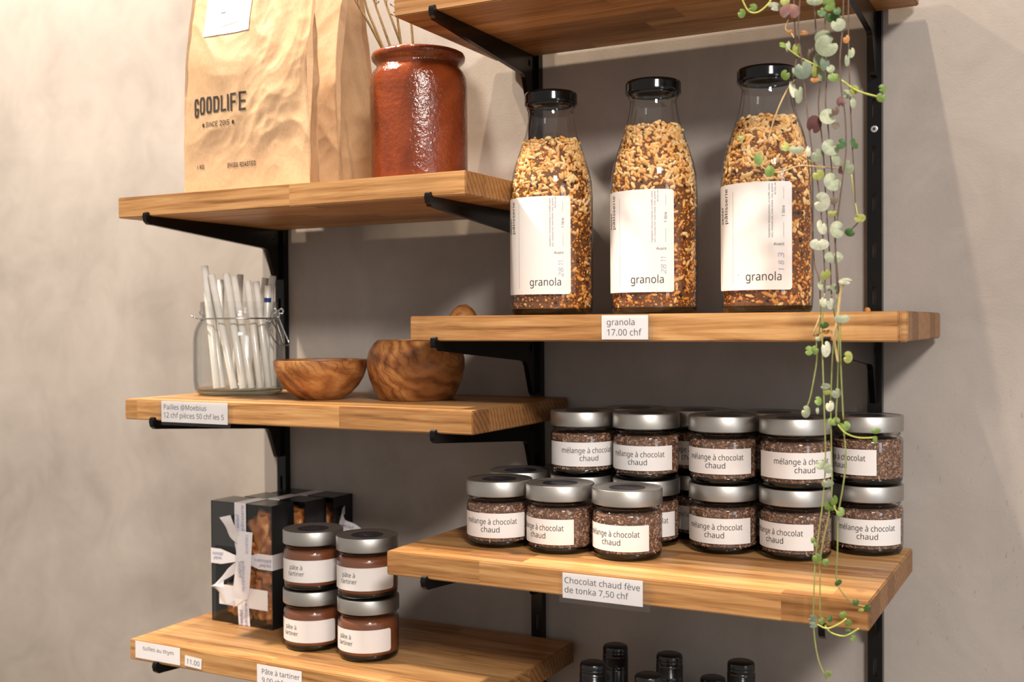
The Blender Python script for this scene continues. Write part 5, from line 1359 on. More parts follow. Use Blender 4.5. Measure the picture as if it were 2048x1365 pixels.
for i, (a, b, c) in enumerate(STEMS):
    a = (a[0], 0.3520)
    base = (a[0] + (a[0] - b[0]) / (b[1] - a[1]) * 0.168, AZ + 0.0136)
    base = (min(max(base[0], PX - 0.040), PX + 0.040), base[1])
    yy = PY + [-0.006, 0.010, -0.018, 0.006, -0.010, 0.014][i]
    P = [Vector((x - PX, yy - PY, z - AZ - 0.013)) for x, z in (base, a, b, c)]
    V, F = [], []
    sp = spline(P, 10)
    tube_geo(sp, lambda f: 0.0020 - 0.0009 * f, 7, V, F)
    r = random.Random(40 + i)
    for k in range(16 if i in (1, 2) else 7):      # small side twigs and seed heads
        q = sp[int(len(sp) * r.uniform(0.62, 0.98))]
        dv = Vector((r.uniform(-1, 1), r.uniform(-0.5, 0.5), r.uniform(0.5, 1.4))).normalized() * r.uniform(0.004, 0.012)
        tube_geo([q, q + dv * 0.5 + Vector((0, 0, 0.001)), q + dv], 0.0005, 5, V, F)
        tube_geo([q + dv - dv.normalized() * 0.001, q + dv + dv.normalized() * 0.0012, q + dv + dv.normalized() * 0.003], lambda f: 0.0009 * math.sin(f * 2.6 + 0.3) + 0.0002, 5, V, F)
    obj('dried_stem', mesh('dried_stem', V, F, True), TWIG, st)


# ------------------------------------------------------------------ gift boxes with ribbon
GW, GD, GH = 0.1145, 0.0450, 0.1710
RBW = 0.0215


def strip(name, pts, half, nrm_w, thick=0.0003):
    """ribbon band along pts; half: half width vectors at each point"""
    V, F = [], []
    for p, h in zip(pts, half):
        V += [p - h, p + h]
    for i in range(len(pts) - 1):
        F.append((2 * i, 2 * i + 1, 2 * i + 3, 2 * i + 2))
    return mesh(name, V, F, True)


def make_box():
    t = thing('gift_box', 'box', 'gift box')
    # carton: back, sides, floor and roof in one folded sheet with real card thickness, front left open with a rim
    bm = bmesh.new()
    c = 0.0009
    box_bm(0, c, -GD, 0, 0, GH, bm=bm); box_bm(GW - c, GW, -GD, 0, 0, GH, bm=bm)
    box_bm(0, GW, -c, 0, 0, GH, bm=bm); box_bm(0, GW, -GD, 0, 0, c, bm=bm); box_bm(0, GW, -GD, 0, GH - c, GH, bm=bm)
    # printed black panel on the upper left of the window
    box_bm(c, 0.046, -GD + 0.0006, -GD + 0.0012, 0.108, GH - c, bm=bm)
    box_bm(c, 0.007, -GD + 0.0006, -GD + 0.0012, c, 0.108, bm=bm)
    obj('carton', bm_mesh('carton', bm), CARTON, t)
    obj('clear_window', bm_mesh('clear_window', box_bm(0, GW, -GD - 0.0003, -GD, 0, GH)), FILM, t)
    # tuiles: rough caramel almond biscuits standing inside
    r = random.Random(5)
    V, F, T = [], [], []
    ico = bmesh.new(); bmesh.ops.create_icosphere(ico, subdivisions=3, radius=1.0)
    iv = [v.co.copy() for v in ico.verts]; jf = [tuple(v.index for v in f.verts) for f in ico.faces]; ico.free()
    cl = [(0.080, 0.132, 0.026), (0.092, 0.108, 0.019), (0.066, 0.105, 0.016), (0.088, 0.070, 0.022), (0.070, 0.055, 0.020), (0.095, 0.035, 0.016), (0.030, 0.022, 0.018), (0.052, 0.018, 0.016), (0.020, 0.040, 0.014), (0.098, 0.016, 0.013), (0.078, 0.020, 0.015), (0.060, 0.080, 0.014), (0.036, 0.082, 0.010)]
    for q, (x, z, R_) in enumerate(cl):
        k = len(V)
        sx, sz = r.uniform(0.8, 1.1), r.uniform(0.8, 1.15)
        for co in iv:
            nn = mnoise.noise(co * 2.2 + Vector((q * 3.1, 0, 0))) * 0.35 + mnoise.noise(co * 6.5 + Vector((q, 5, 0))) * 0.28
            p = Vector((x + co.x * R_ * sx * (1 + nn), -0.024 + co.y * min(R_, 0.013) * (1 + nn), z + co.z * R_ * sz * (1 + nn)))
            p.z = max(p.z, c + 0.0004); p.x = min(max(p.x, c + 0.0005), GW - c - 0.0005); p.y = max(p.y, -GD + 0.0018)
            V.append(p); T.append(min(max(0.5 + nn * 1.6 + r.uniform(-0.1, 0.1), 0), 1))
        F += [tuple(k + i for i in f) for f in jf]
    me = mesh('tuiles', V, F, True)
    at = me.attributes.new('tone', 'FLOAT', 'POINT'); at.data.foreach_set('value', T)
    tag(obj('tuiles', me, TUILE, t), None, kind='stuff')
    # blank sticker
    stk = obj('sticker', bm_mesh('sticker', box_bm(0.0150, 0.1060, -GD - 0.0007, -GD - 0.0004, 0.0255, 0.0535)), PAPER, t)
    # ribbon bands
    yf = -GD - 0.0011
    rb_pts = []
    rib = obj('ribbon', None, None, t) if False else None
    V, F = [], []

    def band(pts, halfs):
        b = len(V)
        for p, h in zip(pts, halfs):
            V.append(Vector(p) - Vector(h)); V.append(Vector(p) + Vector(h))
        for i in range(len(pts) - 1):
            F.append((b + 2 * i, b + 2 * i + 1, b + 2 * i + 3, b + 2 * i + 2))
    ux, uz = 0.0570, 0.0930
    hx = (RBW / 2, 0, 0)
    band([(ux, 0.0006, GH + 0.0005), (ux, -GD - 0.0008, GH + 0.0005), (ux, yf, GH), (ux, yf, uz + 0.02)], [hx] * 4)
    band([(ux, yf, uz + 0.02), (ux, yf - 0.001, uz)], [hx, (0.005, 0, 0)])
    band([(ux, yf - 0.001, uz), (ux + 0.001, yf, uz - 0.02), (ux + 0.006, yf, 0.0004)], [(0.006, 0, 0), hx, hx])
    hz = (0, 0, RBW / 2)
    band([(-0.0008, 0.0006, uz), (-0.0008, -GD - 0.0004, uz), (0, yf, uz), (0.020, yf, uz), (ux - 0.008, yf - 0.001, uz)], [hz, hz, hz, hz, (0, 0, 0.0045)])
    band([(ux - 0.008, yf - 0.001, uz), (ux + 0.010, yf - 0.001, uz)], [(0, 0, 0.0045)] * 2)
    band([(ux + 0.010, yf - 0.001, uz), (0.090, yf, uz), (GW, yf, uz), (GW + 0.0008, -GD - 0.0004, uz), (GW + 0.0008, 0.0006, uz)], [(0, 0, 0.0045), hz, hz, hz, hz])
    rb = obj('ribbon_bands', mesh('ribbon_bands', V, F), RIBBON, t)
    # loose ends and loop of the bow
    V, F = [], []

    def tail(pts, halfs, m=8):
        band(spline(pts, m), spline(halfs, m))
    K = lambda x, y: ((x - 105) / 565 * GW, (1230 - y + (x - 130) * 0.175) / 1130 * GH)

    def P3(x, y, d):
        u, v = K(x, y)
        d *= 0.7
        return Vector((u + 1.15 * d, yf - d, v))
    tail([P3(395, 500, 0.003), P3(330, 440, 0.006), P3(285, 340, 0.010), P3(235, 240, 0.013)], [Vector((0.006, 0, 0.004)), Vector((0.0085, 0, 0.002)), Vector((0.0095, -0.001, 0.0015)), Vector((0.0085, 0.002, 0.002))])
    tail([P3(430, 405, 0.004), P3(412, 560, 0.010), P3(398, 740, 0.013), P3(380, 930, 0.011), P3(362, 1010, 0.009)], [Vector((0.0135, 0, 0.000)), Vector((0.0140, 0, 0)), Vector((0.0145, 0, 0)), Vector((0.0150, 0, 0)), Vector((0.0150, 0.000, 0.0))])
    b = len(V)
    V += [P3(290, 1000, 0.009), P3(440, 1000, 0.009), P3(310, 1095, 0.008)]
    F.append((b, b + 1, b + 2))
    tail([P3(400, 690, 0.004), P3(310, 740, 0.009), P3(200, 800, 0.016), P3(145, 860, 0.020), P3(170, 930, 0.022), P3(240, 965, 0.017), P3(330, 960, 0.008)],
         [Vector((0.003, 0, 0.009)), Vector((0.004, 0, 0.010)), Vector((0.006, 0.002, 0.009)), Vector((0.010, 0.004, 0.004)), Vector((0.006, 0.004, -0.009)), Vector((0.002, 0, -0.011)), Vector((0, 0, -0.011))])
    bw = obj('ribbon_bow', mesh('ribbon_bow', V, F, True), RIBBON, rb)
    # printed ribbon words
    L = Lettering()
    for z in (0.1330, 0.0):
        L.add('sedef', ux - 0.0020 + (0.005 if z == 0 else 0), z + 0.003, width=0.0195, cap=0.0052, rot=PI / 2)
        L.add('pâtisserie', ux + 0.0068 + (0.005 if z == 0 else 0), z + 0.0005, width=0.0350 if z else 0.0320, cap=0.0052, rot=PI / 2)
    L.add('pâtisserie', 0.0235, uz + 0.0055, width=0.0200, cap=0.0046, rot=PI); L.add('sedef', 0.0210, uz - 0.0005, width=0.0160, cap=0.0046, rot=PI)
    L.add('pâtisserie', GW - 0.0010, uz + 0.0035, width=0.0320, cap=0.0046, rot=PI); L.add('sedef', GW - 0.0010, uz - 0.0030, width=0.0220, cap=0.0046, rot=PI)
    L.build('lettering', lambda u, v: (u, yf - 0.0003, v), [BLUEINK], rb)
    L = Lettering()
    f = lambda x, y: K(x, y)
    u, v = K(372, 660); L.add('sedef', u, v, width=0.0230, cap=0.0060, rot=-PI / 2)
    u, v = K(402, 660); L.add('pâtisserie', u, v, width=0.0420, cap=0.0060, rot=-PI / 2)
    u, v = K(440, 420); L.add('tisserie', u, v, width=0.0260, cap=0.0056, rot=-PI / 2)
    L.build('lettering', lambda u, v: (u + 0.009, yf - 0.0106, v), [PENINK], rb)
    index_kids(t)
    return t


gb = make_box()
for i, (x, y, rz, lab) in enumerate([
        (-1.1120, -0.1415 + GD, -0.045, 'black gift box at the front with a white bow and tuiles in its window'),
        (-1.0930, -0.0925 + GD, -0.045, 'black gift box in the middle, behind the bowed one'),
        (-1.0830, -0.0455 + GD, -0.020, 'black gift box at the back against the wall')]):
    b = gb if i == 0 else copy_tree(gb)
    b.location = (x, y, FZ)
    b.rotation_euler = (0, 0, rz)
    tag(b, lab, 'gift box', 'black gift boxes of tuiles')
    if i:
        for ch in list(b.children_recursive):        # the two rear boxes have flat ribbons
            if ch.name.startswith('ribbon_bow'):
                bpy.data.objects.remove(ch)
# the back box's ribbon end sticks out to the right
V, F = [], []
ctr = [(0.1160, -0.020, 0.150), (0.1200, -0.034, 0.146), (0.1250, -0.040, 0.133), (0.1330, -0.044, 0.130), (0.1480, -0.044, 0.126), (0.1600, -0.040, 0.116), (0.1680, -0.030, 0.100)]
hv = [(0, 0, .006), (0.002, 0, .007), (0.005, 0, .009), (0.004, 0, .0095), (0.005, 0, .0095), (0.006, 0, .009), (0.006, 0, .008)]
sp, sh = spline(ctr, 6), spline(hv, 6)
for p, h in zip(sp, sh):
    V += [p - h, p + h]
for i in range(len(sp) - 1):
    F.append((2 * i, 2 * i + 1, 2 * i + 3, 2 * i + 2))
rl = obj('ribbon_tail', mesh('ribbon_tail', V, F, True), RIBBON, b)
L = Lettering()
L.add('sedef', 0.1300, 0.1310, width=0.0200, cap=0.0048, rot=-0.18); L.add('pâtisserie', 0.1340, 0.1225, width=0.0300, cap=0.0048, rot=-0.30)
L.build('lettering', lambda u, v: (u, -0.0448, v), [BLUEINK], rl)


# ------------------------------------------------------------------ wine bottles on the shelf below
GZ = SHELVES['G'][2]
cap_prof = [(0.0, 0.0), (0.0125, 0.0), (0.0142, -0.0008), (0.0151, -0.0028), (0.0153, -0.0060), (0.0147, -0.0068), (0.0152, -0.0080), (0.0153, -0.0100), (0.0147, -0.0110), (0.0153, -0.0122)]
zz = -0.0122
for k in range(7):
    cap_prof += [(0.0156, zz - 0.0010), (0.0151, zz - 0.0018)]; zz -= 0.0018
cap_prof += [(0.0155, zz - 0.001), (0.0155, zz - 0.0030), (0.0148, zz - 0.0036), (0.0154, zz - 0.0046), (0.0154, -0.058), (0.0150, -0.060)]
HB = 0.2950
capm = lathe('screw_capsule', [(r_, HB + z_) for r_, z_ in reversed(cap_prof)], 40, 0.6)
wbm = lathe('bottle_glass', [(0.0, 0.004), (0.030, 0.0), (0.0355, 0.003), (0.0365, 0.010), (0.0365, 0.180), (0.0360, 0.195), (0.0290, 0.212), (0.0190, 0.226), (0.0150, 0.240), (0.0145, HB - 0.056)], 48, 0.9)


def make_wine():
    t = thing('wine_bottle', 'b', 'wine bottle')
    obj('bottle_glass', wbm, DARKGLASS, t)
    obj('screw_capsule', capm, CAPSULE, t)
    index_kids(t)
    return t


wp = make_wine()
for i, (x, y, z, lab) in enumerate([
        (-0.5112, -0.1700, -0.3900, 'dark wine bottle, leftmost black cap at the picture bottom'),
        (-0.5205, -0.0800, -0.3945, 'dark wine bottle with the tallest black cap, behind the leftmost one'),
        (-0.4365, -0.1200, -0.3835, 'dark wine bottle, third black cap from the left, standing back'),
        (-0.4270, -0.2130, -0.3800, 'dark wine bottle, lowest of the clearly visible black caps, in front'),
        (-0.3490, -0.1300, -0.3778, 'dark wine bottle, rightmost black cap apart from the others'),
        (-0.4080, -0.0460, -0.4280, 'dark wine bottle with only the rim of its cap in view')]):
    b = wp if i == 0 else copy_tree(wp)
    sc_ = (z - GZ) / HB
    b.location = (x, y, GZ)
    b.scale = (1, 1, sc_)
    tag(b, lab, 'wine bottle', 'wine bottles below the chocolate jars')


# ------------------------------------------------------------------ trailing plant
VINES=[[(-0.2457,-0.3091,0.333),(-0.2456,-0.3096,0.2963),(-0.2451,-0.3084,0.269),(-0.2431,-0.3094,0.2456),(-0.2472,-0.3097,0.2185),(-0.2452,-0.3084,0.1979),(-0.2357,-0.3063,0.163),(-0.2312,-0.3068,0.1122),(-0.2286,-0.3069,0.0571),(-0.2236,-0.3091,0.0385),(-0.2226,-0.3079,0.002),(-0.2261,-0.3089,-0.0209),(-0.2255,-0.3093,-0.0346),(-0.231,-0.3096,-0.0668),(-0.2348,-0.3091,-0.0784)],[(-0.238,-0.3143,0.3303),(-0.239,-0.3147,0.294),(-0.2404,-0.3148,0.2669),(-0.2359,-0.3148,0.2255),(-0.2318,-0.3172,0.1883),(-0.228,-0.3168,0.1564),(-0.2212,-0.3155,0.1108),(-0.217,-0.3151,0.0382),(-0.2189,-0.3146,0.011),(-0.2195,-0.3145,-0.0208),(-0.2175,-0.3177,-0.0705),(-0.2167,-0.3156,-0.1161),(-0.2173,-0.3153,-0.1389),(-0.2194,-0.316,-0.1663),(-0.2233,-0.3173,-0.1983),(-0.2258,-0.3161,-0.2171),(-0.2269,-0.3176,-0.2443),(-0.2282,-0.3143,-0.2728),(-0.2263,-0.3145,-0.2955),(-0.222,-0.3158,-0.3129),(-0.2142,-0.3168,-0.3275),(-0.2112,-0.3144,-0.337)],[(-0.2284,-0.3047,0.3315),(-0.2284,-0.3035,0.2954),(-0.2266,-0.3036,0.2586),(-0.2232,-0.305,0.2214),(-0.2245,-0.3053,0.1964),(-0.2207,-0.3046,0.1574),(-0.2176,-0.3053,0.1024),(-0.2143,-0.3064,0.0566),(-0.2127,-0.3058,0.0201),(-0.2096,-0.3037,-0.0027),(-0.2117,-0.3068,-0.0255),(-0.2136,-0.3068,-0.0711),(-0.2137,-0.3045,-0.1171),(-0.213,-0.3059,-0.1536),(-0.216,-0.3049,-0.1769),(-0.2232,-0.3051,-0.2143),(-0.2241,-0.3056,-0.2466),(-0.2243,-0.303,-0.275)],[(-0.2154,-0.3132,0.3271),(-0.2161,-0.3123,0.2914),(-0.2169,-0.3132,0.2643),(-0.2151,-0.3115,0.2374),(-0.2166,-0.3129,0.2012),(-0.215,-0.3126,0.183),(-0.2131,-0.311,0.156),(-0.2093,-0.3127,0.1104),(-0.2078,-0.3118,0.0562),(-0.2069,-0.3104,0.0109),(-0.2054,-0.3136,-0.0253),(-0.2063,-0.3138,-0.0614),(-0.2074,-0.3131,-0.0887),(-0.2021,-0.3109,-0.0959),(-0.1994,-0.3115,-0.1248),(-0.2018,-0.3131,-0.1496),(-0.2059,-0.3127,-0.1749),(-0.2067,-0.3133,-0.2067),(-0.2079,-0.3122,-0.2344),(-0.2027,-0.3138,-0.2449),(-0.1935,-0.3112,-0.2544),(-0.181,-0.3104,-0.2568)],[(-0.1988,-0.3172,0.3233),(-0.1995,-0.3181,0.2876),(-0.2006,-0.3172,0.2613),(-0.2021,-0.3209,0.2339),(-0.2011,-0.3198,0.2073),(-0.1986,-0.3171,0.1853),(-0.1976,-0.3179,0.1538),(-0.2005,-0.3194,0.1271),(-0.2049,-0.3172,0.0962),(-0.2073,-0.3185,0.0738),(-0.2049,-0.3177,0.0378),(-0.2028,-0.3198,0.0018),(-0.2023,-0.3202,-0.0251),(-0.2017,-0.3192,-0.0521),(-0.1998,-0.3205,-0.0879)],[(-0.1977,-0.3025,0.3273),(-0.1987,-0.3002,0.265),(-0.197,-0.3027,0.21),(-0.1954,-0.304,0.1736),(-0.1933,-0.3038,0.1329),(-0.1917,-0.3033,0.1012),(-0.1891,-0.3009,0.0923),(-0.1972,-0.3025,0.0826)]]
SHOOTS=[(0,'y',0.001,[(-0.2979,-0.3118,0.317),(-0.2939,-0.3126,0.3046),(-0.2883,-0.3091,0.2921),(-0.2791,-0.3113,0.2889),(-0.2695,-0.3122,0.2943),(-0.2642,-0.3128,0.3017),(-0.2577,-0.3128,0.3155)]),(3,'y',0.001,[(-0.2141,-0.3163,0.2273),(-0.2092,-0.3143,0.2227),(-0.1991,-0.3164,0.2145),(-0.1878,-0.3168,0.2056),(-0.1705,-0.315,0.1989)]),(0,'t',0.0008,[(-0.2443,-0.312,0.2224),(-0.252,-0.309,0.2146),(-0.2581,-0.3125,0.2007),(-0.2655,-0.3109,0.1832),(-0.27,-0.3099,0.1675)]),(1,'t',0.0007,[(-0.2934,-0.3194,0.1704),(-0.2888,-0.317,0.1611),(-0.2817,-0.3191,0.1533),(-0.2702,-0.32,0.1417),(-0.2565,-0.3194,0.1376),(-0.2379,-0.3209,0.1421),(-0.2159,-0.3193,0.1389)]),(2,'t',0.0007,[(-0.2425,-0.309,0.1549),(-0.2276,-0.3064,0.1449),(-0.2176,-0.3067,0.141),(-0.2005,-0.308,0.1383)]),(0,'y',0.0008,[(-0.2504,-0.3129,0.2513),(-0.2411,-0.312,0.2435),(-0.2306,-0.312,0.2368),(-0.2216,-0.3122,0.2312)]),(4,'t',0.0014,[(-0.1973,-0.3231,0.0352),(-0.2017,-0.3205,0.0287),(-0.2043,-0.3234,0.0018),(-0.2073,-0.3238,-0.0125),(-0.2063,-0.3203,-0.0251),(-0.2042,-0.3217,-0.0363)]),(0,'t',0.001,[(-0.2224,-0.309,0.0056),(-0.2268,-0.3114,-0.0071),(-0.2282,-0.3094,-0.0126),(-0.2203,-0.3104,-0.009),(-0.2146,-0.3098,-0.0072),(-0.2101,-0.31,-0.0126)]),(3,'y',0.0009,[(-0.2057,-0.315,-0.093),(-0.1992,-0.3166,-0.0999),(-0.188,-0.3162,-0.1039),(-0.1737,-0.3135,-0.1036)]),(1,'y',0.0009,[(-0.2239,-0.3174,-0.2761),(-0.2149,-0.3173,-0.2787),(-0.2034,-0.3197,-0.2722),(-0.1979,-0.3184,-0.2673)]),(2,'y',0.0009,[(-0.2194,-0.3068,-0.279),(-0.2139,-0.3074,-0.2847),(-0.2015,-0.3067,-0.2865),(-0.1889,-0.3079,-0.2778)]),(3,'y',0.0008,[(-0.2095,-0.3144,-0.1667),(-0.2078,-0.3143,-0.1712),(-0.2043,-0.3159,-0.1725)]),(5,'y',0.0007,[(-0.1956,-0.3033,0.1331),(-0.1926,-0.3032,0.1103),(-0.1894,-0.3067,0.0936)]),(0,'t',0.0007,[(-0.2508,-0.3091,0.2787),(-0.2536,-0.3092,0.2708),(-0.2483,-0.3103,0.2662),(-0.2449,-0.3128,0.2607)])]
LEAVES=[(0,(-0.2945,-0.3106,0.2902),0.0042,0.0042,'g',60),(0,(-0.2823,-0.3152,0.293),0.0042,0.0033,'g',80),(0,(-0.2635,-0.3102,0.2926),0.0075,0.0038,'w',130),(0,(-0.2533,-0.312,0.2953),0.0042,0.0042,'y',20),(0,(-0.2479,-0.3156,0.2841),0.0089,0.0085,'p',170),(2,(-0.2265,-0.312,0.2916),0.0075,0.0038,'m',0),(3,(-0.2131,-0.3162,0.2864),0.0066,0.0061,'g',120),(3,(-0.2188,-0.3166,0.2795),0.0042,0.0047,'d',40),(3,(-0.2093,-0.3155,0.2744),0.0061,0.0052,'d',20),(4,(-0.2046,-0.3214,0.2777),0.0033,0.0038,'d',0),(4,(-0.2029,-0.3257,0.264),0.0066,0.0061,'m',30),(1,(-0.2333,-0.324,0.2612),0.0042,0.0019,'o',90),(0,(-0.2492,-0.3105,0.2672),0.0028,0.0023,'o',20),(3,(-0.2142,-0.3199,0.2481),0.0103,0.0094,'m',-60),(3,(-0.2175,-0.3147,0.2568),0.0085,0.0066,'m',-70),(0,(-0.2549,-0.3153,0.2545),0.0042,0.0028,'g',90),(0,(-0.2509,-0.3111,0.254),0.0023,0.0052,'m',20),(0,(-0.243,-0.3113,0.2503),0.0038,0.0061,'y',0),(2,(-0.2302,-0.3077,0.244),0.0033,0.008,'k',10),(2,(-0.2217,-0.3097,0.2381),0.007,0.007,'m',-30),(3,(-0.2171,-0.3147,0.2333),0.0052,0.0066,'b',-30),(1,(-0.2341,-0.3228,0.2282),0.0075,0.0085,'b',20),(0,(-0.2438,-0.312,0.2296),0.0038,0.0056,'m',10),(2,(-0.2255,-0.311,0.2292),0.0052,0.0061,'y',0),(2,(-0.2204,-0.3076,0.2243),0.0047,0.0052,'m',20),(0,(-0.2532,-0.3114,0.228),0.0042,0.0047,'g',-40),(0,(-0.2463,-0.3132,0.2137),0.0033,0.0085,'w',-25),(0,(-0.2405,-0.3128,0.2081),0.0038,0.008,'m',20),(2,(-0.226,-0.3128,0.2202),0.0038,0.0028,'o',0),(3,(-0.2081,-0.3198,0.2192),0.0052,0.0042,'g',0),(3,(-0.2114,-0.3164,0.2279),0.0038,0.0038,'m',30),(5,(-0.1991,-0.3071,0.2549),0.0028,0.0042,'o',30),(5,(-0.1952,-0.3048,0.2428),0.0028,0.0052,'m',20),(5,(-0.1988,-0.3064,0.2361),0.0023,0.0056,'m',-10),(3,(-0.166,-0.3192,0.2052),0.0038,0.0033,'g',100),(3,(-0.1675,-0.3178,0.1976),0.0042,0.0042,'g',-30),(3,(-0.1911,-0.3154,0.2071),0.0042,0.0042,'y',60),(5,(-0.1992,-0.3069,0.2055),0.0052,0.0042,'m',110),(5,(-0.193,-0.3099,0.1971),0.0028,0.0056,'m',30),(4,(-0.2011,-0.322,0.1963),0.0038,0.0052,'p',180),(1,(-0.2256,-0.319,0.1789),0.0066,0.0085,'p',160),(3,(-0.2131,-0.3195,0.1844),0.008,0.007,'m',-90),(3,(-0.207,-0.3167,0.1771),0.0038,0.0047,'k',0),(4,(-0.2054,-0.3247,0.1882),0.0033,0.0042,'k',20),(1,(-0.2934,-0.3193,0.1718),0.0038,0.0023,'y',90),(1,(-0.2757,-0.3221,0.1511),0.0042,0.0061,'g',-30),(1,(-0.2654,-0.3226,0.1388),0.0052,0.0056,'g',30),(2,(-0.2436,-0.3101,0.1589),0.0066,0.0042,'m',0),(2,(-0.2544,-0.3072,0.1625),0.0038,0.0047,'y',60),(0,(-0.2314,-0.3154,0.1555),0.0023,0.0052,'w',-20),(3,(-0.211,-0.3193,0.1565),0.008,0.0075,'m',-50),(4,(-0.2005,-0.3233,0.1587),0.0042,0.0047,'d',60),(5,(-0.1931,-0.3047,0.1607),0.0042,0.0052,'d',-60),(1,(-0.2226,-0.3209,0.1504),0.0052,0.0061,'m',40),(3,(-0.207,-0.3174,0.1466),0.0047,0.0066,'m',-30),(2,(-0.1978,-0.3079,0.1395),0.0052,0.007,'m',-40),(2,(-0.2039,-0.3083,0.1371),0.0033,0.0042,'p',170),(1,(-0.2207,-0.3236,0.1324),0.0052,0.0047,'y',40),(3,(-0.2106,-0.3147,0.126),0.008,0.0085,'m',-50),(1,(-0.2178,-0.3228,0.1081),0.0075,0.0085,'w',80),(3,(-0.2086,-0.3182,0.1098),0.0038,0.0047,'k',0),(3,(-0.2098,-0.315,0.098),0.0047,0.0028,'y',0),(1,(-0.2186,-0.3215,0.0853),0.0052,0.007,'w',-30),(4,(-0.2048,-0.3222,0.0824),0.0066,0.0075,'m',-90),(1,(-0.2205,-0.323,0.07),0.0085,0.0056,'w',0),(3,(-0.2094,-0.3148,0.0583),0.008,0.0061,'m',0),(5,(-0.1872,-0.3089,0.0929),0.0052,0.0038,'y',60),(5,(-0.196,-0.3091,0.0807),0.0047,0.0038,'d',-60),(1,(-0.2153,-0.321,0.0425),0.0047,0.0052,'y',20),(0,(-0.2208,-0.314,0.0333),0.0033,0.0052,'m',20),(2,(-0.2154,-0.3097,0.0306),0.0028,0.0028,'m',0),(3,(-0.2078,-0.3146,0.0308),0.0047,0.0038,'m',-50),(4,(-0.1974,-0.3227,0.0361),0.0061,0.0028,'w',-110),(1,(-0.2165,-0.324,0.0177),0.0028,0.0047,'w',-20),(2,(-0.2129,-0.3111,0.0164),0.0042,0.0052,'w',30),(4,(-0.2003,-0.3237,0.0027),0.0066,0.0042,'m',0),(1,(-0.2162,-0.3211,-0.003),0.0038,0.0033,'d',30),(0,(-0.2169,-0.3117,-0.009),0.0028,0.0023,'o',0),(0,(-0.2238,-0.3131,-0.0153),0.0028,0.0023,'m',20),(0,(-0.2314,-0.3155,-0.0263),0.0038,0.0042,'g',90),(0,(-0.2262,-0.3145,-0.0258),0.0033,0.0042,'g',-40),(1,(-0.2154,-0.3189,-0.0247),0.0042,0.0075,'w',30),(4,(-0.1949,-0.3249,-0.0316),0.0042,0.0052,'y',80),(1,(-0.2158,-0.3194,-0.0582),0.0047,0.0028,'m',80),(1,(-0.2148,-0.3181,-0.0637),0.0033,0.0028,'y',0),(3,(-0.2067,-0.3162,-0.0645),0.0042,0.0047,'m',30),(1,(-0.2224,-0.3199,-0.0719),0.0038,0.0042,'g',60),(2,(-0.2139,-0.3093,-0.0769),0.0038,0.0052,'w',30),(1,(-0.2224,-0.3221,-0.0803),0.0014,0.0033,'m',10),(0,(-0.2354,-0.3105,-0.0825),0.0042,0.0056,'m',60),(2,(-0.2102,-0.3102,-0.0904),0.0052,0.0042,'g',20),(3,(-0.1996,-0.3145,-0.0942),0.0047,0.0047,'g',30),(3,(-0.1721,-0.3182,-0.0969),0.0042,0.0028,'g',20),(3,(-0.1735,-0.3148,-0.1052),0.0023,0.0038,'g',0),(1,(-0.2209,-0.3193,-0.13),0.0047,0.0042,'m',60),(1,(-0.2136,-0.3203,-0.1327),0.0047,0.0042,'m',-60),(1,(-0.2138,-0.3213,-0.1457),0.0052,0.0042,'m',20),(2,(-0.21,-0.3122,-0.1621),0.0033,0.0052,'g',20),(2,(-0.2143,-0.3084,-0.1684),0.0052,0.0047,'g',-20),(3,(-0.2031,-0.3178,-0.1717),0.0038,0.0042,'g',60),(1,(-0.2272,-0.32,-0.1986),0.0019,0.0033,'g',20),(1,(-0.2242,-0.3232,-0.2019),0.0014,0.0028,'g',-40),(1,(-0.2228,-0.3235,-0.214),0.0042,0.0047,'g',30),(2,(-0.2177,-0.3121,-0.2193),0.0038,0.0038,'g',0),(3,(-0.2059,-0.3151,-0.2363),0.0038,0.0033,'d',30),(3,(-0.1899,-0.3189,-0.2518),0.0033,0.0033,'d',0),(3,(-0.1802,-0.3146,-0.2562),0.0033,0.0038,'d',-40),(3,(-0.1853,-0.3178,-0.2583),0.0028,0.0014,'y',80),(1,(-0.2272,-0.3205,-0.2702),0.0042,0.0033,'b',80),(1,(-0.2269,-0.3219,-0.2758),0.0038,0.0028,'b',100),(2,(-0.222,-0.3093,-0.2746),0.0033,0.0038,'g',20),(2,(-0.2141,-0.3124,-0.2711),0.0028,0.0033,'d',30),(1,(-0.2003,-0.3216,-0.2632),0.0033,0.0033,'g',20),(1,(-0.1961,-0.3184,-0.2711),0.0033,0.0033,'g',60),(2,(-0.1978,-0.3119,-0.2802),0.0023,0.0023,'d',0),(2,(-0.194,-0.3091,-0.2872),0.0033,0.0028,'g',60),(1,(-0.2131,-0.322,-0.3181),0.0028,0.0033,'g',-40)]

LEAFCOL = {'w': lin(196, 198, 174), 'm': lin(156, 164, 136), 'b': lin(122, 136, 118), 'g': lin(118, 142, 72), 'd': lin(66, 100, 50), 'y': lin(158, 164, 88), 'p': lin(98, 62, 58), 'k': lin(114, 100, 84), 'o': lin(166, 110, 54)}


def m_leaf(name, c, vein):
    t = NT(name)
    co = t.coord()
    n1 = t.noise(co, 300, 3, 0.6, 0.5)
    col = t.ramp(n1, [(0.32, tuple(v_ * 0.75 for v_ in c)), (0.6, c), (0.8, vein)])
    b = t.bsdf(col, 0.45, 0, t.bump(n1, 0.15, 0.0005), **{'Specular IOR Level': 0.35, 'Subsurface Weight': 0.0})
    return b


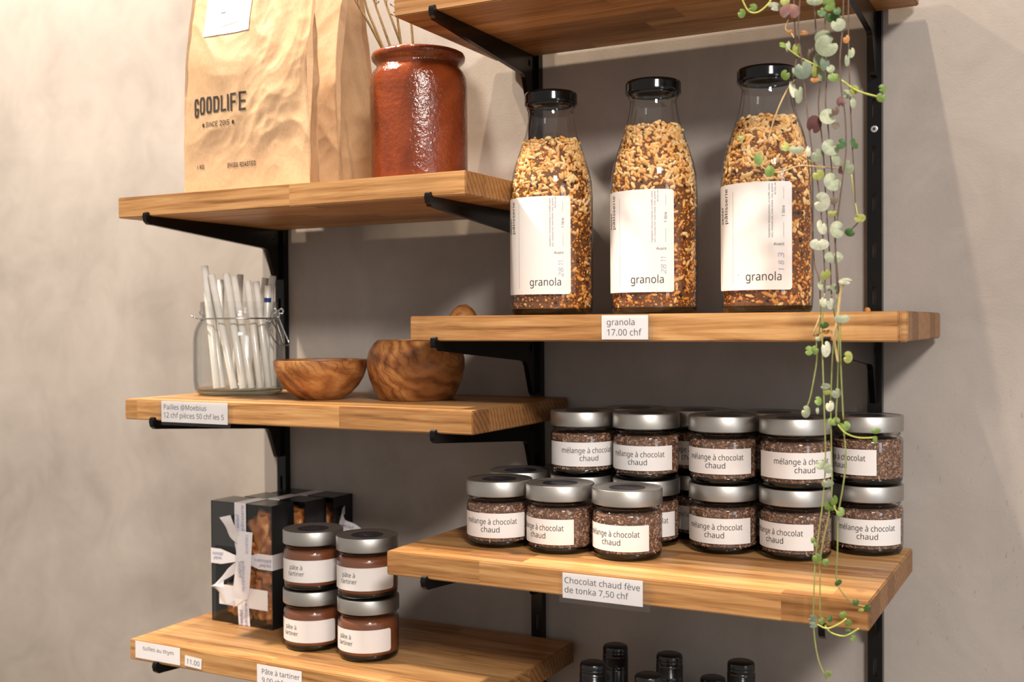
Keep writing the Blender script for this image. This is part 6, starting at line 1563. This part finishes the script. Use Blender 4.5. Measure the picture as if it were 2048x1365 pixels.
LKEYS = list(LEAFCOL)
LEAFM = [m_leaf('leaf_' + n_, LEAFCOL[k], tuple(min(1, v_ * 1.15) for v_ in LEAFCOL[k])) for k, n_ in zip(LKEYS, ('pale_silver', 'grey_green', 'blue_green', 'green', 'dark_green', 'yellow_green', 'purple', 'olive_brown', 'dry_orange'))]
VSTEM = simple('purple_brown_stem', lin(104, 82, 70), 0.6, 0, 0.15, 200)
VGREEN = simple('green_stem', lin(142, 150, 84), 0.5, 0, 0.1, 200)
VYEL = simple('young_yellow_stem', lin(182, 190, 92), 0.5, 0, 0.1, 200)
VTAN = simple('tan_stem', lin(186, 160, 112), 0.6, 0, 0.1, 200)
plant = thing('trailing_plant', 'string-of-hearts plant trailing long vines with round silvery leaves in front of the shelves', 'plant', (-0.235, -0.262, SHELVES['B'][2]))
O0 = plant.location.copy()


def leaf_geo(V, F, M, c, a, b, mi, rot, seed):
    """heart shaped leaf, a/b half width/height, slightly domed and thick; notch at the top turned by rot"""
    r = random.Random(seed)
    n = 20
    ax = Vector((math.cos(YAW), math.sin(YAW), 0)); ay = Vector((0, 0, 1)); az = Vector((math.sin(YAW), -math.cos(YAW), 0))
    R_ = Matrix.Rotation(r.uniform(-0.45, 0.45), 3, ay) @ Matrix.Rotation(r.uniform(-0.35, 0.35), 3, ax)
    ax, ay, az = R_ @ ax, R_ @ ay, R_ @ az
    th = math.radians(rot)
    ct, st_ = math.cos(th), math.sin(th)
    base = len(V)
    dome = r.uniform(0.04, 0.16) * min(a, b)
    tk = 0.0006
    for side in (1, -1):
        for ringi, k in ((0, 1.0), (1, 0.72), (2, 0.36)):
            for i in range(n):
                t_ = 2 * PI * i / n
                # polar heart with a notch at +y
                d = abs(math.atan2(math.sin(t_ - PI / 2), math.cos(t_ - PI / 2)))
                rr = 1.0 - 0.50 * math.exp(-(d / 0.24) ** 2) + 0.05 * math.cos(2 * t_)
                lx, ly = math.cos(t_) * rr * k, math.sin(t_) * rr * k
                # a, b are screen half extents: apply rotation first for round leaves
                X = (lx * ct + ly * -st_) * a
                Y = (lx * st_ + ly * ct) * b
                hgt = dome * (1 - k * k) + 0.12 * a * abs(lx) + (tk * (1 - k) + (0.00015)) * side
                V.append(c + ax * X + ay * Y + az * hgt)
        V.append(c + az * (dome + tk * side))
    m = 3 * n + 1
    for s in (0, 1):
        o = base + s * m
        for q in range(2):
            for i in range(n):
                i2 = (i + 1) % n
                f = (o + q * n + i, o + q * n + i2, o + (q + 1) * n + i2, o + (q + 1) * n + i)
                F.append(f if s == 0 else f[::-1]); M.append(mi)
        for i in range(n):
            i2 = (i + 1) % n
            f = (o + 2 * n + i, o + 2 * n + i2, o + 3 * n)
            F.append(f if s == 0 else f[::-1]); M.append(mi)
    for i in range(n):
        i2 = (i + 1) % n
        F.append((base + i2, base + i, base + m + i, base + m + i2)); M.append(mi)


for vi, pts in enumerate(VINES):
    p0 = Vector(pts[0])
    lead = [Vector((p0.x - 0.004, -0.236, 0.3838)), Vector((p0.x - 0.002, -0.262, 0.3850)), Vector((p0.x, -0.290, 0.372)), Vector((p0.x, p0.y, 0.350))]
    P = [q - O0 for q in lead] + [Vector(q) - O0 for q in pts]
    V, F, M = [], [], []
    sp = spline(P, 6)
    up_ = [q for q in sp if q.z + O0.z > 0.02]
    lo_ = [q for q in sp if q.z + O0.z <= 0.026]
    tube_geo(up_, 0.00065, 6, V, F)
    M += [0] * (len(F) - len(M))
    if len(lo_) > 2:
        tube_geo(lo_, 0.00072, 6, V, F)
        M += [1] * (len(F) - len(M))
    for si, cc, w_, sps in SHOOTS:
        if si == vi:
            tube_geo(spline([Vector(q) - O0 for q in sps], 6), w_ * 0.85, 6, V, F)
            M += [2 if cc == 'y' else 3] * (len(F) - len(M))
    me = mesh('vine', V, F, True, M)
    vo = obj('vine', me, [VSTEM, VGREEN, VYEL, VTAN], plant)
    V, F, M = [], [], []
    for li, (si, c, a, b, k, rot) in enumerate(LEAVES):
        if si == vi:
            leaf_geo(V, F, M, Vector(c) - O0, a, b, LKEYS.index(k), rot, li)
    lm_ = mesh('leaves', V, F, True, M)
    lm_.set_sharp_from_angle(angle=0.9)
    obj('leaves', lm_, LEAFM, vo)

bpy.context.view_layer.update()
